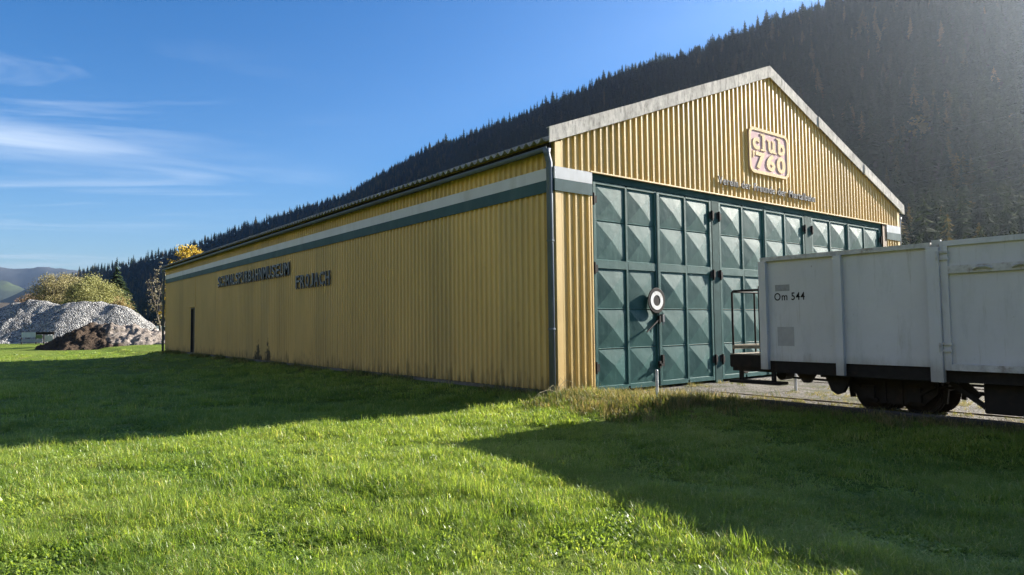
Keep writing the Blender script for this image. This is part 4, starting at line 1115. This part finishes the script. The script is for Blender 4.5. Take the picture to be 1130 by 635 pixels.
heap('earth_heap', [(52, 389), (70, 384), (84, 378), (96, 370.5), (104, 366.5), (112, 368), (122, 367), (136, 367.5), (150, 369), (162, 371), (172, 374), (182, 378), (194, 383), (208, 388)], 64, 5.0, M_EARTH,
     'low dark brown heap of dug earth lying on the grass before the stone heap', 0.11, 0.42, 0.22, 1.4)

# low board structure before the stone heap
bp = at(41, 376.5, 84); bz = -0.47
hr = Vector((RGT.x, RGT.y, 0)).normalized(); hz = Vector((FWD.x, FWD.y, 0)).normalized()
bt = thing('barrier', 'low barrier of pale and dark boards standing before the big grey stone heap', 'barrier', (bp.x, bp.y, bz))
def bq(u0, u1, z0, z1, d0=0.0, d1=0.06):
    mb = MB(); vs = []
    for d in (d0, d1):
        for u, z in ((u0, z0), (u1, z0), (u1, z1), (u0, z1)):
            p = Vector((bp.x, bp.y, 0))+hr*u+hz*d; vs.append((p.x, p.y, bz+z))
    return mb.add(vs, [(0,1,2,3),(7,6,5,4),(0,4,5,1),(1,5,6,2),(2,6,7,3),(3,7,4,0)])
M_PALE = simple('pale_blue_grey_board', (0.40, 0.46, 0.50), 0.6, 0.12, 2)
build('board', bq(-1.95, -0.22, 0.78, 1.42), M_PALE, bt); build('board', bq(-1.95, 0.60, 0.20, 0.55), simple('grey_blue_board', (0.24, 0.28, 0.32), 0.6, 0.15, 2), bt)
build('board', bq(-0.20, 1.95, 1.12, 1.42), M_BLACK, bt); build('board', bq(0.9, 1.95, 0.22, 1.02), simple('white_grey_board', (0.46, 0.45, 0.44), 0.6, 0.2, 2), bt)
build('board', bq(-0.20, 0.62, 0.62, 1.08, 0.02, 0.07), simple('green_board', (0.10, 0.16, 0.05), 0.7, 0.2, 2), bt)
for u in (-2.0, -0.21, 0.75, 1.96): build('post', bq(u-0.05, u+0.05, -0.1, 1.45, 0.07, 0.17), M_BLACK, bt)

# ------------------------------------------------------------------ broad-leaved trees and single spruces
def broadleaf(name, base, h, spread, crown_lo, mat, label, seed, nleaf=5200, leaf=0.30, lump=0.9, shape=1.0, group=None, bare=0.0):
    r = random.Random(seed); base = Vector(base)
    t = thing(name, label, 'tree', base, group)
    q = MB(); tips = []
    def limb(p, d, L, rad, lvl):
        n = 4; pts_ = [p]; c = p.copy(); dd = d.copy()
        for i in range(n):
            dd = (dd+Vector((r.gauss(0, .16), r.gauss(0, .16), r.gauss(0.07, .10)))).normalized(); c = c+dd*(L/n); pts_.append(c.copy())
        q.tube(pts_, [rad*(1-0.62*i/n) for i in range(n+1)], 6 if lvl < 2 else 4, cap=False)
        if lvl >= 3:
            tips.append(c); tips.append(pts_[2]); return
        for i in range(3+(lvl == 0)*3):
            k = r.randrange(1, n+1); a = r.uniform(0, 6.28); tilt = r.uniform(0.4, 1.05)
            nd = (dd*math.cos(tilt)+Vector((math.cos(a), math.sin(a), 0.25))*math.sin(tilt)).normalized()
            limb(pts_[k], nd, L*r.uniform(0.52, 0.72), rad*0.5, lvl+1)
    limb(base-Vector((0,0,0.4)), Vector((r.uniform(-.06,.06), r.uniform(-.06,.06), 1)), h*0.46, h*0.022, 0)
    # spread the twig ends over a crown of the wanted size
    lo = base.z+crown_lo
    T = np.array([tuple(p) for p in tips]); c0 = T.mean(0)
    bx = np.array([base.x, base.y]); rad_now = np.percentile(np.hypot(T[:,0]-bx[0], T[:,1]-bx[1]), 92); zl, zh = np.percentile(T[:,2], 4), T[:,2].max()
    def warp(p):
        k = max(0.0, min(1.0, (p[2]-base.z)/(h*0.3)))
        sx = 1+(spread*0.78/rad_now-1)*k
        z = p[2]
        z = base.z+(p[2]-base.z)*(h*0.93/(zh-base.z))
        return (bx[0]+(p[0]-bx[0])*sx, bx[1]+(p[1]-bx[1])*sx, z)
    q.v = [warp(p) for p in q.v]
    build('trunk', q, M_BARK, t, smooth=True)
    T = np.array([warp(p) for p in T])
    V = []; F = []; S = []
    # clumps of leaves: twig ends plus extra clumps filling an uneven dome
    cl = []
    for p in T:
        e = ((p[0]-bx[0])**2+(p[1]-bx[1])**2)/spread**2+(max(0, p[2]-lo)/(base.z+h-lo))**2
        if e < 1.0: cl.append(Vector(p))
    r.shuffle(cl); cl = cl[:int(70*lump)]
    for _ in range(int(150*lump)):
        a = r.uniform(0, 6.28); zz_ = r.random()**0.9; k_ = r.random()**0.28*r.uniform(0.9, 1.0)
        rr = spread*math.sqrt(max(0, 1-zz_**2))*k_*(1+0.10*math.sin(3*a+seed))
        cl.append(Vector((bx[0]+rr*math.cos(a), bx[1]+rr*math.sin(a), lo+(base.z+h-lo)*zz_*(0.4+0.6*k_))))
    per = max(4, int(nleaf/len(cl)))
    for c in cl:
        if c.z < lo: c.z = lo+r.uniform(0, 0.8)
        cs = r.uniform(0.55, 1.25)*min(1.25, spread*0.17); sv = r.uniform(-0.16, 0.16)
        m = int(per*r.uniform(0.3, 1.6))
        for _ in range(m):
            d = Vector((r.gauss(0,1), r.gauss(0,1), r.gauss(0,0.75))); d = d.normalized()*cs*r.random()**0.45
            p = c+d; u = Vector((r.gauss(0,1), r.gauss(0,1), r.gauss(0,1))).normalized(); w = u.orthogonal().normalized()
            s = leaf*r.uniform(0.55, 1.25); o = len(V)
            V.extend([p-u*s*0.5, p+w*s*0.33, p+u*s*0.5, p-w*s*0.33]); F.append((o, o+1, o+2, o+3)); S.extend([0.45+sv+r.uniform(-0.2, 0.2)]*4)
    me = bpy.data.meshes.new('crown'); me.from_pydata([tuple(p) for p in V], [], F); me.update()
    a = me.attributes.new('shade', 'FLOAT', 'POINT'); a.data.foreach_set('value', np.array(S, dtype=np.float32))
    me.materials.append(mat); o = bpy.data.objects.new('crown', me); COL.objects.link(o); parent_to(o, t)
    return t
LM = lambda n, c: leaf_mat(n, c, (1.25, 1.15, 0.7), 0.32, 0.6)
M_OLIVE = LM('olive_autumn_leaves', [(0.10,0.095,0.035), (0.20,0.175,0.07), (0.32,0.27,0.12)])
M_YGREEN = LM('yellow_green_leaves', [(0.09,0.10,0.03), (0.20,0.20,0.055), (0.34,0.31,0.10)])
M_RUSSET = LM('russet_leaves', [(0.10,0.065,0.04), (0.19,0.12,0.07), (0.28,0.18,0.11)])
M_ORANGE = LM('orange_leaves', [(0.10,0.08,0.025), (0.20,0.145,0.045), (0.30,0.22,0.08)])
M_GOLD = LM('golden_leaves', [(0.22,0.15,0.015), (0.42,0.29,0.025), (0.55,0.42,0.06)])
M_SILVER = LM('pale_sparse_leaves', [(0.07,0.06,0.035), (0.14,0.12,0.07), (0.24,0.205,0.12)])
def gz(px, depth, z=-0.55):
    p = at(px, 360, depth); return (p.x, p.y, z)
AG = 'autumn trees behind the stone heap'
broadleaf('autumn_tree', gz(68, 140), 13.4, 8.2, 0.6, M_OLIVE, 'large tan and olive domed tree standing behind the stone heap', 201, 44000, 0.27, 3.6, 1.0, AG)
broadleaf('autumn_tree', gz(104, 134), 12.0, 7.2, 0.6, M_YGREEN, 'yellow green domed tree right of the big tan tree behind the stone heap', 202, 40000, 0.26, 3.6, 1.1, AG)
broadleaf('autumn_tree', gz(36, 150), 9.6, 5.0, 0.8, M_RUSSET, 'russet half bare tree left of the big tan tree behind the stone heap', 203, 20000, 0.26, 2.2, 1.0, AG)
broadleaf('autumn_tree', gz(18, 158), 7.2, 3.6, 0.6, M_RUSSET, 'small russet tree leftmost in the row behind the stone heap', 208, 2200, 0.32, 0.8, 1.0, AG)
broadleaf('autumn_tree', gz(134, 128), 8.2, 2.8, 0.6, M_ORANGE, 'narrow orange leaved tree beside the single spruce behind the stone heap', 204, 4200, 0.30, 1.0, 1.0, AG)
broadleaf('golden_tree', gz(208, 74), 11.3, 2.7, 3.0, M_GOLD, 'bright golden yellow tree rising behind the far end of the shed', 205, 7000, 0.28, 1.0, 1.0)
broadleaf('sparse_tree', gz(178, 88), 10.5, 2.6, 1.5, M_SILVER, 'thin almost bare tree with pale leaves beside the far end of the shed', 206, 620, 0.26, 0.35, 1.0)
def spruce(base, h, w, label, seed, tint):
    t = thing('spruce_tree', label, 'tree', base, 'single spruces behind the stone heap')
    v, f, sh = conifer(seed, 1.25, 0.05); V = [(base[0]+x*w*6, base[1]+y*w*6, base[2]+z*h) for x, y, z in v[15:]]
    v2, f2, s2 = conifer(seed+50, 1.2, 0.05)
    V2 = [(base[0]+x*w*6, base[1]+y*w*6, base[2]+z*h-0.02*h) for x, y, z in v2[15:]]
    F = [tuple(i-15 for i in q) for q in f[5:]]; F2 = [tuple(i-15+len(V) for i in q) for q in f2[5:]]
    me = bpy.data.meshes.new('crown'); me.from_pydata(V+V2, [], F+F2); me.update()
    a = me.attributes.new('shade', 'FLOAT', 'POINT'); a.data.foreach_set('value', np.array([s+tint for s in sh[15:]+s2[15:]], dtype=np.float32))
    me.materials.append(M_CONIFER); o = bpy.data.objects.new('crown', me); COL.objects.link(o); parent_to(o, t)
    q = MB(); q.tube([(base[0], base[1], base[2]-0.4), (base[0], base[1], base[2]+h*0.9)], [h*0.014, 0.02], 7); build('trunk', q, M_BARK, t)
spruce(gz(128, 146), 15.0, 3.3, 'tall dark green spruce standing right of the domed trees', 31, 0.18)
spruce(gz(118, 150), 12.0, 2.9, 'shorter spruce half hidden behind the yellow green domed tree', 33, 0.14)
spruce(gz(44, 190), 13.5, 2.6, 'dark spruce top showing behind the russet tree', 34, 0.08)

# house corner at the far left and a white van by the trees
hb = at(-30, 358, 92)
hs = thing('house', 'dark roofed house of which only the gable corner shows at the left edge', 'house', (hb.x, hb.y, -0.45))
def hp(u, d, z): p = Vector((hb.x, hb.y, 0))+hr*u+hz*d; return (p.x, p.y, z)
q = MB(); q.add([hp(-4,0,-0.5), hp(2.6,0,-0.5), hp(2.6,7,-0.5), hp(-4,7,-0.5), hp(-4,0,2.2), hp(2.6,0,2.2), hp(2.6,7,2.2), hp(-4,7,2.2), hp(-0.7,0,4.9), hp(-0.7,7,4.9)],
               [(0,1,5,8,4),(1,2,6,5),(2,3,7,9,6),(3,0,4,7)]); build('wall', q, simple('dark_boarding', (0.055,0.042,0.033), 0.8, 0.3, 3), hs)
q = MB()
for s in (-1, 1):
    a0 = -0.7; e = 2.6+0.5 if s > 0 else -4-0.5; ze = 2.2-0.40
    q.add([hp(a0,-0.5,5.0), hp(e,-0.5,ze+0.02), hp(e,7.5,ze+0.02), hp(a0,7.5,5.0), hp(a0,-0.5,5.18), hp(e,-0.5,ze+0.2), hp(e,7.5,ze+0.2), hp(a0,7.5,5.18)], [(0,1,2,3),(7,6,5,4),(0,4,5,1),(1,5,6,2),(2,6,7,3),(3,7,4,0)])
build('roof', q, simple('grey_roof', (0.035,0.033,0.033), 0.9, 0.2, 3, spec=0.1), hs)
vb = at(178.5, 360, 118)
vn = thing('parked_van', 'tiny white van parked far off beside the end of the shed', 'van', (vb.x, vb.y, -0.45))
def vp(u, d, z): p = Vector((vb.x, vb.y, 0))+hr*u+hz*d; return (p.x, p.y, -0.45+z)
q = MB(); q.add([vp(u, d, z) for d in (0, 1.8) for u, z in ((-2.4,0.35),(2.3,0.35),(2.35,1.0),(1.6,1.2),(1.0,2.0),(-2.4,2.05))], [(0,1,2,3,4,5),(11,10,9,8,7,6)]+[(i,(i+1)%6,6+(i+1)%6,6+i) for i in range(6)]); build('body', q, M_WHITE, vn)
q = MB(); q.add([vp(0.25,-0.01,1.2), vp(1.45,-0.01,1.2), vp(0.95,-0.01,1.85), vp(0.25,-0.01,1.85)], [(0,1,2,3)]); build('window', q, M_DARKWOOD, vn)
for u in (-1.5, 1.45):
    q = MB(); q.lathe(vp(u, -0.02, 0.33), tuple(hz), [(0.33, 0), (0.33, 0.22)], 16); build('wheel', q, M_BLACK, vn)

# overhead wires across the hillside
for i, (a, b) in enumerate((((880, 172), (1250, 92)), ((900, 205), (1250, 130)), ((900, 216), (1250, 148)), ((900, 226), (1250, 166)), ((910, 236), (1250, 184)), ((915, 246), (1250, 200)))):
    p0, p1 = at(a[0], a[1], 150), at(b[0], b[1], 96); q = MB(); n = 14
    q.tube([p0.lerp(p1, t/n)-Vector((0,0,1.2*(1-(2*t/n-1)**2))) for t in range(n+1)], 0.010, 5)
    words = ('topmost', 'second from the top', 'third from the top', 'third from the bottom', 'second from the bottom', 'lowest')[i]
    tag(build('overhead_wire', q, M_STEEL_LET), words+' of the six thin wires crossing the dark wooded hillside', 'wire', 'overhead wires')
